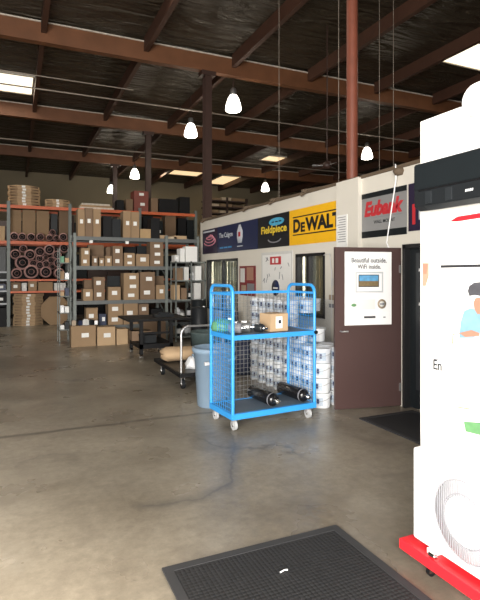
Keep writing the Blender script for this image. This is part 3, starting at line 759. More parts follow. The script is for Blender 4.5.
# slatted tub between platform cart and office
m = MB().lathe([(0, 0), (.27, 0), (.34, .55), (.36, .58), (.34, .6), (.32, .57), (.25, .03), (0, .03)], (0,0,0), (0,0,1), 24)
o = m.build('mesh_tub', 'tarp', world=False); o.location = (3.35, 8.9, .0); tag(o, 'dark green tub on the floor right of the worktable', 'tub')
for i, (x, y, hh, ml, lab) in enumerate([(3.45, 9.7, 1.0, 'dark_plastic', 'dark drum on the floor behind the green tub'), (3.75, 10.6, 1.1, 'charcoal', 'charcoal drum standing near the far office window'), (4.1, 9.6, .9, 'dark_blue', 'dark blue drum standing against the office wall')]):
    m = MB().lathe([(0, 0), (.16, 0), (.17, .02), (.17, hh*.33), (.18, hh*.35), (.17, hh*.37), (.17, hh*.66), (.18, hh*.68), (.17, hh*.70), (.17, hh-.02), (.15, hh), (0, hh-.01)], (0,0,0), (0,0,1), 20)
    o = m.build('drum', ml, world=False); o.location = (x, y, 0); tag(o, lab, 'drum')
    MB().cyl((.1, 0, hh-.01), (.1, 0, hh+.02), .03, n=10).build('cap', 'steel', o, world=False)

# ------------------------------------------------------------------ grey rack
GY, GD = 12.5, .9
GX0, GXM, GX1 = 1.30, 3.55, 4.40
rk = thing('storage_rack', 'long grey steel shelving rack loaded with brown boxes beside the office', 'shelving', (GX0, GY, 0))
GZ = [.42, 1.03, 1.87, 2.58]
for z in GZ:
    MB().box(GX0, GX1, GY, GY+GD, z-.06, z-.05).box(GX0, GX1, GY, GY+GD, z-.012, z).box(GX0, GX1, GY-.02, GY+.02, z-.09, z).box(GX0, GX1, GY+GD-.02, GY+GD+.02, z-.09, z).build('shelf', 'rack_grey', rk)
for x in (GX0, GXM, GX1):
    for y in (GY-.03, GY+GD-.03):
        MB().box(x-.035, x+.035, y, y+.06, 0, 2.66).build('upright', 'rack_upright', rk)
    m = MB()
    for k in range(5): m.bar((x, GY, .1+.5*k), (x, GY+GD, .5+.5*k), .025)
    m.build('brace', 'rack_upright', rk)
def row(items, Y, z, where, depth=.42, mats=('card', 'card_dark', 'card'), group=None, adj=None):
    for i, it in enumerate(items):
        p0, p1, yt, labs = it[:4]
        mm = it[4] if len(it) > 4 else mats[i % len(mats)]
        x0, x1 = onY(p0, Y), onY(p1, Y); zt = zY((p0+p1)/2, yt, Y)
        dd = depth*random.uniform(.8, 1)
        hgt = zt-z; wd = x1-x0
        size = 'tall' if hgt > 1.25*wd else ('low wide' if hgt < .6*wd else 'squarish')
        col = {'card': 'brown', 'card_dark': 'dark brown', 'card_light': 'tan', 'paper': 'white', 'paper_grey': 'pale grey', 'dark_plastic': 'black', 'black': 'black', 'red_box': 'red', 'charcoal': 'charcoal', 'plywood': 'tan', 'dark_blue': 'dark blue'}[mm]
        lab_ = '%s %s box, %s from the left on %s' % (size, col, ORD[i], where)
        if len(lab_.split()) > 16: lab_ = '%s box, %s from left on %s' % (col, ORD[i], where)
        carton('cardboard_box' if mm.startswith('card') or mm.startswith('paper') else 'storage_box', lab_, x0+.006, x1-.006, Y, Y+dd, z, zt, mm, labs, group=group)
random.seed(11)
row([(77.5, 85, 209, 1), (85, 93, 208, 1), (93, 101, 209, 1), (103, 112, 216, 0, 'black'), (112, 121, 219, 0, 'dark_plastic'), (123, 131, 211, 1), (131, 139.5, 212, 1), (140, 151, 229, 0, 'plywood'), (151, 160, 218, 0, 'black')], 12.55, 2.58, 'the top of the grey rack', group='boxes on top of the grey rack')
row([(81, 90, 248, 2), (92, 98, 256, 1), (99, 104.5, 258, 1), (105, 112, 256, 1), (112.5, 123, 246, 2), (124, 135, 253, 2), (136, 149.5, 254, 1), (150, 163.5, 242, 3)], 12.53, 1.87, 'the upper shelf of the grey rack', group='boxes on the upper shelf')
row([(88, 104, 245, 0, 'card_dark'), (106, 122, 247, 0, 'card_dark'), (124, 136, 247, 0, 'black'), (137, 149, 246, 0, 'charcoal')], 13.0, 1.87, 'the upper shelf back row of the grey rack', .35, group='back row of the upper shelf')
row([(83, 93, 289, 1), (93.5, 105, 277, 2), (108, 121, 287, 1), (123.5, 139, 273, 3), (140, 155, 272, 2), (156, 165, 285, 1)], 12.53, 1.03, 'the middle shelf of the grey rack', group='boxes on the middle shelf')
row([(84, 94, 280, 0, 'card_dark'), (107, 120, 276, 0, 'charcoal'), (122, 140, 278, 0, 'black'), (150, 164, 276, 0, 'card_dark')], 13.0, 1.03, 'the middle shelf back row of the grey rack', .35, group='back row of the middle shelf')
row([(86, 98, 308, 1), (99, 106.5, 314, 1, 'dark_blue'), (108, 123, 303.5, 2), (123.5, 138, 303.5, 1), (138.5, 149, 304, 2), (151, 163, 309, 0, 'black')], 12.53, .42, 'the lowest shelf of the grey rack', group='boxes on the lowest shelf')
# floor row in front of the rack, one box with open flaps
row([(71, 96, 326, 1), (97, 115.5, 327, 1, 'card_light'), (116.5, 128, 329, 0, 'card_light'), (129, 141, 330, 0)], 12.0, 0, 'the floor in front of the grey rack', .4, group='boxes on the floor by the grey rack')
row([(142, 166, 322, 0, 'card_dark')], 12.1, 0, 'the floor behind the worktable', .35)
x0 = onY(72, 12.0)
for i, (dx, s, mm, nm) in enumerate([(.06, .09, 'ink_tan', 'tan'), (.2, .08, 'dark_blue', 'dark blue'), (.33, .1, 'paper', 'white'), (.46, .09, 'charcoal', 'charcoal'), (.57, .07, 'steel', 'grey')]):
    zt = zY(83, 326, 12.0)
    o = MB().box(-s/2, s/2, -s/2, s/2, 0, s*1.2).box(-s/3, s/3, -s/3, s/3, s*1.2, s*1.4).build('small_package', mm, world=False); o.location = (x0+dx, 12.2, zt); o.rotation_euler = (0, 0, .3*i)
    tag(o, 'small %s package lying on the large floor box at the rack corner' % nm, 'package')
# two small ceiling-high clips visible as white tags
for i, px in enumerate((91, 127)):
    x = onY(px, 12.48)
    tag(MB().box(x-.04, x+.04, 12.46, 12.475, 2.42, 2.49).build('shelf_tag', 'paper'), ['white shelf tag hanging under the top grey shelf, left one', 'white shelf tag hanging under the top grey shelf, right one'][i], 'tag')

# small unit in front, right bay
ur = thing('shelf_unit', 'small grey shelf unit with white boxes and cans at the office corner', 'shelving', (3.62, 11.93, 0))
UZ = [.12, .57, 1.04, 1.52, 1.98]
for z in UZ: MB().box(3.62, 4.42, 11.93, 12.38, z-.03, z).build('shelf', 'rack_upright', ur)
for x in (3.62, 4.02, 4.39):
    for y in (11.93, 12.35):
        if x == 4.02 and y > 12: continue
        MB().box(x, x+.03, y, y+.03, 0, 2.0).build('post', 'rack_upright', ur)
random.seed(4)
def urow(items, z, where, group):
    row(items, 11.97, z, where, .32, group=group)
urow([(174.5, 179.5, 255, 1, 'paper_grey'), (180, 185, 248.5, 0, 'paper'), (185.5, 197.5, 246.5, 1, 'paper')], 1.98, 'the top of the small shelf unit', 'white boxes on the small shelf unit')
urow([(176, 183, 268, 0, 'card_dark'), (184, 189, 267, 0, 'paper_grey'), (195, 201.5, 266, 0, 'paper')], 1.52, 'the second shelf of the small shelf unit', 'boxes on the second shelf of the small unit')
urow([(174, 180, 285, 0, 'card_light'), (181, 187, 288, 0, 'card_dark'), (194, 201, 283, 0, 'paper_grey')], 1.04, 'the third shelf of the small shelf unit', 'boxes on the third shelf of the small unit')
for i, (px, z, hh, r, mm, cn) in enumerate([(177, .57, .26, .07, 'pail_white', 'white'), (182, .57, .2, .06, 'steel', 'steel'), (189, .57, .3, .06, 'black', 'black'), (195, .57, .25, .07, 'steel', 'steel'), (200, .57, .22, .06, 'charcoal', 'charcoal'), (190, 1.04, .25, .05, 'charcoal', 'charcoal'), (192, 1.52, .2, .05, 'pail_white', 'white'), (179, .12, .3, .08, 'charcoal', 'charcoal'), (187, .12, .32, .09, 'steel', 'steel'), (196, .12, .3, .08, 'black', 'black')]):
    o = MB().lathe([(0, 0), (r, 0), (r, hh*.8), (r*.5, hh*.88), (r*.4, hh), (0, hh)], (0,0,0), (0,0,1), 14).build('canister', mm, world=False)
    x = min(max(onY(px, 12.15), 3.74), 4.3)
    o.location = (x, 12.15, z); o.rotation_euler = (0, 0, i)
    tag(o, '%s metal can, %s from the left, on the %s shelf of the small unit' % (cn, ORD[[0,1,2,3,4,0,0,0,1,2][i]], {.57: 'fourth', 1.04: 'third', 1.52: 'second', .12: 'bottom'}[z]), 'can')
    MB().lathe([(r+.001, hh*.2), (r+.002, hh*.21), (r+.002, hh*.6), (r+.001, hh*.61)], (0,0,0), (0,0,1), 14).build('can_label', 'paper_grey' if i % 2 else 'ink_pale', o, world=False)

# wire shelf with small parts at the rack's left end
ws = thing('wire_shelf', 'narrow wire shelf of small parts at the left end of grey rack', 'shelving', (.98, 12.6, 0))
for z in (.35, .75, 1.15, 1.55, 1.95): MB().box(.96, 1.22, 12.6, 13.2, z-.02, z).build('shelf', 'rack_upright', ws)
for x in (.96, 1.20):
    for y in (12.6, 13.18): MB().box(x, x+.02, y, y+.02, 0, 2.3).build('post', 'rack_upright', ws)
random.seed(21); wsn = ['bottom', 'second', 'third', 'fourth', 'top']
for k, z in enumerate((.35, .75, 1.15, 1.55, 1.95)):
    for j, (xx, mm, cn) in enumerate(((1.03, ['paper', 'steel', 'card_light', 'card', 'green'][k], ['white', 'steel', 'tan', 'brown', 'green'][k]), (1.14, ['charcoal', 'paper', 'dark_blue', 'steel', 'card_light'][k], ['charcoal', 'white', 'dark blue', 'grey', 'tan'][k]))):
        hh = random.uniform(.08, .22)
        o = MB().box(-.045, .045, -.1, .1, 0, hh).box(-.03, .03, -.103, -.1, hh*.3, hh*.6).build('parts_bin', mm, world=False); o.location = (xx, 12.75, z)
        tag(o, 'small %s parts box on the %s level of the wire shelf, %s side' % (cn, wsn[k], 'left' if j == 0 else 'right'), 'box')

# ------------------------------------------------------------------ far orange rack
OY, OD = 17.4, 1.15
ox = [onY(-62, OY), onY(8.5, OY), onY(70, OY), onY(140, OY), onY(196, OY)]
OZ = [1.12, 1.50, 2.72, 3.86]
bays = ['left edge bay', 'bay of pipe rolls', 'bay behind the grey rack', 'far right bay']
rk2 = thing('pallet_rack', 'tall orange and grey pallet rack along the far side of the warehouse', 'shelving', (ox[0], OY, 0))
for i, x in enumerate(ox):
    for y in (OY, OY+OD-.08): MB().box(x-.05, x+.05, y, y+.08, 0, 3.98).build('upright', 'rack_upright', rk2)
    m = MB()
    for k in range(6): m.bar((x, OY+.04, .2+.6*k), (x, OY+OD-.04, .2+.6*(k+(1 if k % 2 else .6))), .03)
    m.build('brace', 'rack_upright', rk2)
for i in range(4):
    for z in OZ:
        if i == 0 and z in (1.12, 1.50): continue
        for y in (OY-.02, OY+OD-.06):
            MB().box(ox[i]+.05, ox[i+1]-.05, y, y+.06, z-.10 if z > 2 else z-.06, z).build('beam', 'rack_orange', rk2)
        MB().box(ox[i]+.05, ox[i+1]-.05, OY+.04, OY+OD-.06, z-.03, z-.005).build('deck', 'plywood', rk2)
for z in (.75, 1.15, 1.50, 1.75):
    MB().box(ox[0]+.05, ox[1]-.05, OY, OY+OD-.06, z-.05, z).build('shelf', 'shelf_white', rk2)
# octagonal coil cartons
def octo(name, R, t):
    poly = [(R*math.cos(math.pi/8+k*math.pi/4), R*math.sin(math.pi/8+k*math.pi/4)) for k in range(8)]
    return MB().prism(poly, (0,0,0), (1,0,0), (0,1,0), (0,0,t))
oc0 = octo('octagonal_carton', .49, .088).build('octagonal_carton', 'card_light', world=False)
MB().box(-.06, .04, -.4535-.003, -.452, .01, .078).build('white_label', 'paper', oc0, world=False)
MB().box(-.40, .40, -.4535-.001, .453, .040, .047).build('seam', 'card_dark', oc0, world=False)
oc_used = False
def stack(px, z, n, lab, R=1.0, tt=.094):
    global oc_used
    X = onY(px, OY+.5)
    for k in range(n):
        o = oc0 if not oc_used else copy_tree(oc0)
        oc_used = True
        o.location = (X+random.uniform(-.02, .02), OY+.52+random.uniform(-.02, .02), z+k*tt); o.scale = (R, R, 1); o.rotation_euler = (0, 0, random.uniform(-.015, .015))
        pos = 'topmost' if k == n-1 else ('bottom' if k == 0 else ORD[k]+' from bottom')
        tag(o, 'octagonal carton, %s in the stack %s' % (pos, lab), 'carton', 'octagonal cartons stacked '+lab)
stack(28.5, 0, 11, 'on the floor under the rack')
stack(24, 3.86, 7, 'atop the rack at far left', 1.05)
stack(57, 3.86, 3, 'atop the rack, shorter stack', .85)
# octagonal carton on edge
R = .5
poly = [(R*math.cos(math.pi/8+k*math.pi/4), R*.924+R*math.sin(math.pi/8+k*math.pi/4)) for k in range(8)]
o = MB().prism(poly, (0,0,0), (1,0,0), (0,0,1), (0,.25,0)).build('octagonal_carton', 'card', world=False)
o.location = (onY(56.5, 17.3), 17.5, 0); tag(o, 'large octagonal brown carton standing on edge on the floor', 'carton')
MB().box(.12, .36, -.004, 0, .52, .62).build('dark_label', 'card_dark', o, world=False)
MB().box(.12, .36, -.004, 0, .38, .46).build('dark_label', 'card_dark', o, world=False)
# things on rack levels
random.seed(31)
for i, (p0, p1, yt, mm) in enumerate([(10, 22, 210, 'card'), (22.5, 36, 210, 'card'), (36.5, 49.5, 211, 'card'), (51, 58, 214, 'charcoal'), (59, 69, 211, 'card_dark')]):
    x0, x1 = onY(p0, 17.85), onY(p1, 17.85)
    carton('cardboard_box', '%s tall upright box, %s from the left above the pipe rolls' % ({'card': 'brown', 'charcoal': 'charcoal', 'card_dark': 'dark brown'}[mm], ORD[i]), x0, x1-.02, 17.85, 18.35, 2.72, zY((p0+p1)/2, yt, 17.85), mm, 0, group='tall boxes above the pipe rolls')
row([(11, 21, 282.5, 1, 'card_dark'), (21.5, 27, 283, 1, 'paper_grey'), (28, 37, 281, 1, 'card'), (38, 53, 282, 0, 'card'), (54, 66, 283, 1, 'paper_grey')], 17.45, 1.12, 'the narrow shelf under the pipe rolls', .5, group='boxes under the pipe rolls')
# rolls of insulated pipe
roll0 = thing('pipe_roll', '', 'roll', (0, 0, 0))
MB().lathe([(.76, 0), (1, 0), (1.0, .03), (1, .97), (1, 1), (.76, 1), (.76, 0)], (0,0,0), (0,1,0), 20).build('foam_sleeve', 'foam_pink', roll0, world=False)
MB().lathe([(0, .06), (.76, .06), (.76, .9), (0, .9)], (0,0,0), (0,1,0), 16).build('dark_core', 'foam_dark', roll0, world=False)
MB().lathe([(.34, .04), (.40, .04), (.40, .08), (.34, .08)], (0,0,0), (0,1,0), 16).build('inner_ring', 'foam_pink', roll0, world=False)
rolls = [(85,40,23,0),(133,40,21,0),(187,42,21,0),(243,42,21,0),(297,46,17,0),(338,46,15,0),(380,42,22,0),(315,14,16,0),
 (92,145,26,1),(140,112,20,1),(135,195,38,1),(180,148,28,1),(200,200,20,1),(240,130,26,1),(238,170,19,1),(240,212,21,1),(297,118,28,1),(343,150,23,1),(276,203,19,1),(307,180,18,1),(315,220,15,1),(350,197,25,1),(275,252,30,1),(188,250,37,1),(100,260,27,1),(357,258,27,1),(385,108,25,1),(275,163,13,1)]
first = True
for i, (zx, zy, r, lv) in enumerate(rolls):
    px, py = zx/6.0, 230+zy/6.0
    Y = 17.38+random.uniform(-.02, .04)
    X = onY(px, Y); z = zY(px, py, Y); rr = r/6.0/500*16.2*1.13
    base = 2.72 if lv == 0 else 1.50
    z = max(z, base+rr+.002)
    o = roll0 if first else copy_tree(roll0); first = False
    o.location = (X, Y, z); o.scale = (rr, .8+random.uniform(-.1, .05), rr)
    if lv == 0: tag(o, 'pink-rimmed pipe roll, %s from the left in the row under tall boxes' % ORD[sorted(q[0] for q in rolls if q[3] == 0).index(zx)], 'roll', 'pipe rolls in the upper row')
    else:
        sz = 'large' if r > 28 else ('medium' if r > 20 else 'small')
        szf = lambda q: 'large' if q > 28 else ('medium' if q > 20 else 'small')
        od = sorted([(q[0], q[1]) for q in rolls if q[3] == 1 and szf(q[2]) == sz]).index((zx, zy))
        tag(o, '%s pink-rimmed pipe roll, %s of the %s ones from the left in the heap' % (sz, ORD[od], sz), 'roll', '%s pipe rolls heaped on the orange rack' % sz)
# bay at the left edge of the frame
row([(-60, -45, 245, 0, 'black'), (-43, -25, 250, 0, 'card_dark'), (-23, -8, 246, 0, 'charcoal'), (-6, 6, 247, 0, 'charcoal')], 17.45, 1.75, 'the left edge bay of the orange rack', .6, group='dark boxes in the left edge bay')
row([(-20, -9, 283, 0, 'charcoal'), (-7, 6, 284, 1, 'dark_blue')], 17.45, 1.15, 'the second shelf of the left edge bay', .6)
row([(-20, -8, 298, 0, 'charcoal'), (-6, 6.5, 296, 1, 'black')], 17.45, .75, 'the third shelf of the left edge bay', .6)
row([(-20, -8, 308, 0, 'charcoal'), (-6, 6.5, 308, 0, 'black')], 17.45, 0, 'the floor of the left edge bay', .6)
row([(-15, -5, 228, 0, 'card_light'), (-3, 5, 226, 0, 'card_light')], 17.45, 2.72, 'the upper level of the left edge bay', .6)
# lattice of plywood sheets and boxes on top
for i in range(3):
    x0, x1 = onY(80+i, OY), onY(114-i*2, OY)
    tag(MB().box(x0, x1, 17.45, 18.3, 3.865+.062*i, 3.925+.062*i).build('plywood_sheet', 'plywood' if i % 2 else 'flange'), 'flat panel on top of the rack right of the cartons, %s of three' % ['lowest', 'middle', 'top'][i], 'panel')
row([(117, 124, 200, 0, 'black'), (126, 133, 199, 0, 'card_dark'), (134, 148.5, 198.3, 1, 'red_box')], 17.45, 3.86, 'top of the orange rack past the panels', .6)
x0, x1 = onY(134, 17.45), onY(148.5, 17.45)
carton('cardboard_box', 'red carton with a white label stacked on another red carton', x0, x1, 17.45, 18.0, zY(141, 198.3, 17.45), zY(141, 191, 17.45), 'red_box', 1)
row([(151, 158, 198, 0, 'card_dark'), (159, 178, 199, 0, 'black'), (180, 190, 197, 0, 'black')], 17.45, 3.86, 'top of the orange rack near the dark column', .6)
row([(143, 153, 216, 0, 'black'), (154, 163, 221, 1, 'charcoal'), (165, 176, 215, 0, 'card_dark'), (178, 186, 218, 0, 'black'), (187, 194, 220, 0, 'charcoal')], 17.45, 2.72, 'the level under the top, far right bay', .6, group='dark boxes in the far right bay')
row([(102, 112, 217, 0, 'charcoal'), (113, 121, 219, 0, 'black'), (122, 138, 220, 0, 'card_dark')], 17.45, 2.72, 'the level under the top behind the grey rack', .6)
for i, px in enumerate((137, 145, 153, 161, 170, 180)):
    X = onY(px, 12.7)
    o = MB().box(-.17, .17, 0, .5, 0, .07+.03*(i % 2)).box(-.172, .172, -.001, .501, .03, .035).build('flat_parcel', 'card_light' if i % 2 else 'tan_wood', world=False); o.location = (X if i else X+.0, 13.0 if i < 3 else 12.66, 2.58)
    tag(o, 'flat tan parcel lying on the grey rack top, %s from the left' % ORD[i], 'parcel')

# added rack row of dark goods, a backing that darkens gaps behind the orange rack
random.seed(17)
rk4 = thing('pallet_rack', 'added rack row of dark goods, a dark backing behind the orange rack', 'shelving', (-3.0, 20.2, 0))
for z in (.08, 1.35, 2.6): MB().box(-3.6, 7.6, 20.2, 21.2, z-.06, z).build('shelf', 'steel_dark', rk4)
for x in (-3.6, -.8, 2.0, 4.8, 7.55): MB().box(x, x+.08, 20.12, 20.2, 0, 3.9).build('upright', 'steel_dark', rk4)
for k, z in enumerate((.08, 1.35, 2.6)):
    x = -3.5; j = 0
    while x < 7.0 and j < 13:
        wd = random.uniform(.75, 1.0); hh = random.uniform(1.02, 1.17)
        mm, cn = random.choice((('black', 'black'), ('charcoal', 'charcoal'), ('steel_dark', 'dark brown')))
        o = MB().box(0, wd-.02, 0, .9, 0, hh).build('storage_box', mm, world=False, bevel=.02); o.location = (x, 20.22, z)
        tag(o, '%s backing box, %s from left, %s level of the added rack row' % (cn, ORD[j], ['bottom', 'middle', 'top'][k]), 'box', 'dark goods added as backing on the rear rack row')
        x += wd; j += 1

# rack on the far side beyond the office
Yb = 22.0
rk3 = thing('storage_rack', 'dark rack with three lit levels rising behind the office', 'shelving', (onY(208, Yb), Yb, 0))
a0, a1 = onY(207, Yb), onY(247, Yb)
for x in (a0, (a0+a1)/2, a1): MB().box(x-.05, x+.05, Yb, Yb+.08, 0, 5.3).build('upright', 'steel_dark', rk3)
for z in (4.25, 4.55, 4.86, 5.16): MB().box(a0, a1, Yb, Yb+.8, z-.06, z).build('shelf', 'steel_dark', rk3)
random.seed(8)
for k, z in enumerate((4.25, 4.55, 4.86, 5.16)):
    x = a0+.1; j = 0
    while x < a1-.3:
        wd = random.uniform(.35, .7); hh = random.uniform(.08, .18)
        mm, cn = random.choice((('card', 'brown'), ('tan_wood', 'tan'), ('card_dark', 'dark brown')))
        carton('cardboard_box', '%s box, %s from left on the %s of the rack behind office' % (cn, ORD[j], ['fourth level', 'third level', 'second level', 'top'][k]), x, x+wd, Yb+.05, Yb+.5, z, z+hh, mm, 0, group='boxes on the rack behind the office')
        x += wd+.05; j += 1

# ------------------------------------------------------------------ lamps and fan
lamp0 = None
for i, (x, y, z, lab) in enumerate([(5.6, 12.9, 6.5, 'white glowing bell pendant lamp, the nearest and largest'), (5.42, 16.1, 6.55, 'white glowing bell pendant lamp left of the dark column'),
     (12.8, 16.1, 6.5, 'white glowing bell pendant lamp right of the round red column'), (5.25, 24.0, 6.5, 'small white bell pendant lamp above the far racks'),
     (5.0, 29.0, 6.5, 'smallest white bell pendant lamp, farthest to the left'), (12.7, 24.8, 6.5, 'small white bell pendant lamp left of the red column, low'),
     (5.5, 20.4, 8.5, '')]):
    if not lab: continue
    t = thing('pendant_lamp', lab, 'lamp', (x, y, z))
    MB().lathe([(.20, -.24), (.225, -.20), (.20, -.05), (.15, .10), (.09, .20), (.085, .2), (.14, .09), (.19, -.05), (.21, -.2), (.19, -.235), (.0, -.235)], (0,0,0), (0,0,1), 20).build('shade', 'glow', t, world=False)
    MB().lathe([(0, .18), (.09, .18), (.1, .22), (.09, .36), (.05, .40), (0, .40)], (0,0,0), (0,0,1), 14).build('ballast_housing', 'steel', t, world=False)
    MB().cyl((0, 0, .40), (0, 0, CE-z-.02), .012, n=8).build('stem', 'steel_dark', t, world=False)
    l = D.lights.new('lamp_glow', 'POINT'); l.energy = 24; l.color = (1.0, .86, .66); l.shadow_soft_size = .22
    lo = D.objects.new('lamp_glow', l); COL.objects.link(lo); lo.location = (0, 0, -.5); lo.parent = t
fa = thing('ceiling_fan', 'dark ceiling fan hanging on a rod above the office', 'fan', (6.91, 10.2, 4.30))
MB().lathe([(0, -.08), (.09, -.06), (.12, 0), (.09, .08), (.03, .12), (0, .12)], (0,0,0), (0,0,1), 16).build('motor_housing', 'steel_dark', fa, world=False)
MB().cyl((0, 0, .12), (0, 0, CE-4.30-.01), .014, n=8).build('rod', 'steel_dark', fa, world=False)
for k in range(3):
    a = k*2.094+.5; c, s = math.cos(a), math.sin(a)
    m = MB().prism([(.1, -.03), (.36, -.05), (.36, .04), (.1, .03)], (0, 0, 0), (c, s, 0), (-s*.95, c*.95, .3), (0, 0, .01))
    m.build('blade', 'steel', fa, world=False)

# ------------------------------------------------------------------ display board with units, right edge
BX = 2.34
bd = thing('display_board', 'tall white display board with product prints at the right edge', 'display board', (BX, 1.2, 0))
MB().box(BX, BX+.05, .55, 2.416, .0, 2.656).build('panel', 'board_white', bd)
# rounded header on top
rp = []
y0, y1, z0_, z1_ = .7, 2.067, 2.57, 2.745; rr = .085
for (cy, cz, a0) in ((y1-rr, z1_-rr, 0), (y0+rr, z1_-rr, 90), (y0+rr, z0_+rr, 180), (y1-rr, z0_+rr, 270)):
    for k in range(6):
        t = math.radians(a0+18*k); rp.append((cy+rr*math.cos(t), cz+rr*math.sin(t)))
MB().prism(rp, (BX-.03, 0, 0), (0,1,0), (0,0,1), (.11, 0, 0)).build('rounded_header', 'board_white', bd)
def bpt(px, py): return (onX(px, BX), zX(px, py, BX))
def bpoly(pts, name, m, t=.003, x=BX, par=bd):
    return MB().prism([bpt(*q) for q in pts], (x, 0, 0), (0,1,0), (0,0,1), (-t, 0, 0)).build(name, m, par)
bpoly([(450, 221.5), (458, 216.5), (480, 213), (500, 210), (500, 216), (480, 218), (458, 221.5)], 'red_swoosh', 'dolly_red')
bpoly([(441, 265.2), (500, 263.8), (500, 266.6), (441, 267.9)], 'black_line', 'ink')
bpoly([(455, 269.4), (500, 268.6), (500, 269.6), (455, 270.2)], 'thin_line', 'ink_pale')
bpoly([(423, 263), (429, 263), (429, 276), (426, 286), (423, 286)], 'small_photograph', 'ink_tan')
MB().prism([bpt(*q) for q in [(423.5, 264), (428.5, 264), (427, 274), (424, 274)]], (BX-.003, 0, 0), (0,1,0), (0,0,1), (-.002, 0, 0)).build('photo_detail', 'skin_print', bd)
bpoly([(431+1.8*math.cos(t), 281+3*math.sin(t)) for t in [i*.7854 for i in range(8)]], 'round_mark', 'ink_pale')
pic = bpoly([(459.5, 338), (461, 322), (464.5, 311), (471, 308), (480, 311), (500, 316), (500, 336), (480, 334), (473, 338)], 'person_picture', 'shirt_print')
MB().prism([bpt(*q) for q in [(474, 303), (476, 298), (486, 297), (490, 306), (486, 314), (478, 314), (475, 309)]], (BX-.003, 0, 0), (0,1,0), (0,0,1), (-.002, 0, 0)).build('face', 'skin_print', pic)
MB().prism([bpt(*q) for q in [(468.5, 291), (470, 286), (475, 282.5), (484, 282), (492, 286), (492, 300), (482, 296), (475, 295), (470, 296)]], (BX-.003, 0, 0), (0,1,0), (0,0,1), (-.003, 0, 0)).build('dark_hair', 'charcoal_hair', pic)
MB().prism([bpt(*q) for q in [(460, 333), (472, 330), (480, 333), (480, 336), (466, 337)]], (BX-.003, 0, 0), (0,1,0), (0,0,1), (-.003, 0, 0)).build('hand', 'skin_print', pic)
bpoly([(452, 344), (452.6, 334), (460, 333), (460, 334), (453.6, 335), (453.2, 344)], 'tan_outline', 'ink_tan', .002)
eY, eZ = bpt(434, 369)
text('lettering', 'En', 'ink', bd, (BX-.004, eY, eZ), U, V, .065, .06, off=.012)
bpoly([(434, 358.5), (446, 360), (446, 360.8), (434, 359.3)], 'rule', 'ink_grey', .002)
for q in ((461, 392), (459, 395), (464, 396.5), (468, 394.5), (476, 396)):
    bpoly([(q[0]-.8, q[1]-.6), (q[0]+.8, q[1]-.6), (q[0]+.8, q[1]+.6), (q[0]-.8, q[1]+.6)], 'speck', 'ink_pale', .002)
bpoly([(458, 406.5), (471, 408.5), (471, 409.8), (458, 407.8)], 'yellow_rule', 'ink_tan', .002)
bpoly([(463.5+1.7*math.cos(t), 414+1.9*math.sin(t)) for t in [i*.7854 for i in range(8)]], 'ring_mark', 'ink_pale', .002)
bpoly([(464, 421.5), (500, 424), (500, 440), (480, 435), (466, 431.5)], 'green_picture', 'ink_green')

# black wall-mounted indoor unit
un = thing('air_conditioner', 'black indoor air conditioner unit mounted high on the white board', 'air conditioner', (BX-.06, 1.85, 2.07))
prof = [(BX-.001, 2.085), (BX-.08, 2.075), (BX-.125, 2.10), (BX-.128, 2.34), (BX-.118, 2.358), (BX-.001, 2.358)]
m = MB(); n = len(prof)
m.prism(prof, (0, 1.42, 0), (1,0,0), (0,0,1), (0, .92, 0)).build('casing', 'dark_plastic', un, bevel=.006)
MB().box(BX-.134, BX-.128, 1.43, 2.33, 2.20, 2.345).build('front_panel', 'charcoal', un)
MB().box(BX-.129, BX-.124, 1.46, 2.30, 2.188, 2.196).build('seam', 'black_gloss', un)
MB().prism([(BX-.118, 2.10), (BX-.085, 2.078), (BX-.09, 2.073), (BX-.123, 2.097)], (0, 1.5, 0), (1,0,0), (0,0,1), (0, .76, 0)).build('louver', 'charcoal_light', un)
for yy in (2.20, 2.05): MB().box(BX-.131, BX-.124, yy, yy+.045, 2.11, 2.18).build('painted_reflection', 'charcoal_light', un)  # paler slabs imitate faint reflections on the casing front
for k in range(4): MB().prism([(0, 0), (.009, 0), (.012, .014), (.003, .014)], (BX-.129, onX(465, BX-.13)-.0135*k, 2.137), U, V, (-.001, 0, 0)).build('maker_mark', 'ink_pale', un)

# red dolly + outdoor condenser
dl = thing('dolly', 'bright red flat dolly on casters under the white condenser', 'dolly', (2.2, 1.6, 0))
MB().box(2.07, 2.335, .9, 2.31, .075, .135).build('deck', 'dolly_red', dl, bevel=.005)
for x, y in ((2.13, 2.12), (2.28, 2.12), (2.13, 1.05), (2.28, 1.05)):
    c = MB().box(x-.03, x+.03, y-.03, y+.03, .068, .075).box(x-.02, x+.02, y-.012, y-.008, .02, .07).box(x-.02, x+.02, y+.008, y+.012, .02, .07).build('caster', 'steel_dark', dl)
    MB().cyl((x, y-.01, .028), (x, y+.01, .028), .028, n=14).build('wheel', 'black', c)
CX, CY0, CY1, CZ0, CZ1 = 2.12, 1.45, 2.25, .16, .685
ac = thing('condenser', 'white outdoor air conditioner condenser with round fan grille on the red dolly', 'condenser', (2.22, 1.85, .135))
MB().box(CX, 2.33, CY0, CY1, CZ0, CZ1).build('casing', 'ac_white', ac, bevel=.012)
for y in (1.6, 2.1): MB().box(CX-.015, 2.33, y-.025, y+.025, .135, .162).build('foot', 'ac_white', ac)
gc = Vector((CX, 1.87, .42)); GR = .205
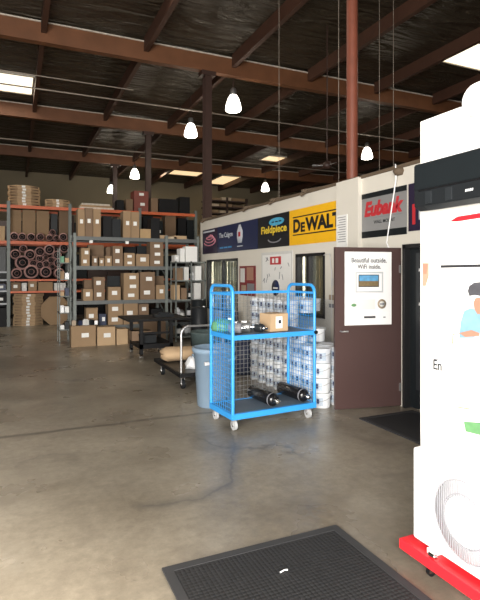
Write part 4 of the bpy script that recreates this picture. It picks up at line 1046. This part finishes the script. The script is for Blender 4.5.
MB().lathe([(0, 0), (GR, 0), (GR, .004), (0, .004)], gc, (-1,0,0), 40).build('fan_opening', 'grille_bg', ac)
gr = MB()
for k in range(27):
    yy = -GR+2*GR*(k+.5)/27; hh = math.sqrt(max(GR*GR-yy*yy, 0))
    gr.box(CX-.014, CX-.011, gc.y+yy-.0016, gc.y+yy+.0016, gc.z-hh, gc.z+hh)
for r in (GR, GR*.66, GR*.33): gr.tube([(CX-.013, gc.y+r*math.cos(t), gc.z+r*math.sin(t)) for t in [i*math.pi/18 for i in range(37)]], .003, 5)
gr.build('fan_grille', 'grille', ac)
MB().cyl(gc+Vector((-.015,0,0)), gc+Vector((-.018,0,0)), GR*.6, n=40).build('blown_out_centre', 'ac_white', ac)  # white disc stands in for the overexposed middle of the grille
sl = MB()
for k in range(14): sl.box(CX-.004, CX, CY1-.13, CY1-.055, .30+.022*k, .306+.022*k)
sl.build('side_slots', 'ac_white', ac)
o = MB().cyl((CX-.03, 2.09, .15), (CX-.03, 2.05, .15), .013, n=12).cyl((CX-.03, 2.05, .15), (CX-.03, 2.035, .15), .008, n=10).build('fitting', 'chrome'); tag(o, 'small chrome pipe fitting lying on the red dolly edge', 'fitting')

# ------------------------------------------------------------------ floor mats
def floormat(x0, x1, y0, y1, lab):
    o = MB().box(x0, x1, y0, y1, .001, .010).build('door_mat', 'rubber_mat'); tag(o, lab, 'mat')
    w_ = .05
    MB().box(x0-.004, x1+.004, y0-.004, y0+w_, .001, .013).box(x0-.004, x1+.004, y1-w_, y1+.004, .001, .013).box(x0-.004, x0+w_, y0+w_, y1-w_, .001, .013).box(x1-w_, x1+.004, y0+w_, y1-w_, .001, .013).build('border', 'mat_border', o)
    return o
floormat(.77, 1.96, .98, 2.79, 'large black rubber mat on the concrete in the foreground')
floormat(3.66, 4.46, 3.3, 4.74, 'black rubber mat on the floor at the office doorway')
o = MB().tube([(0, 0, .004), (.03, .01, .005), (.05, .006, .004)], .004, 6).build('litter_scrap', 'paper', world=False); o.location = (1.36, 2.47, .013); tag(o, 'tiny white scrap lying on the large rubber mat', 'litter')
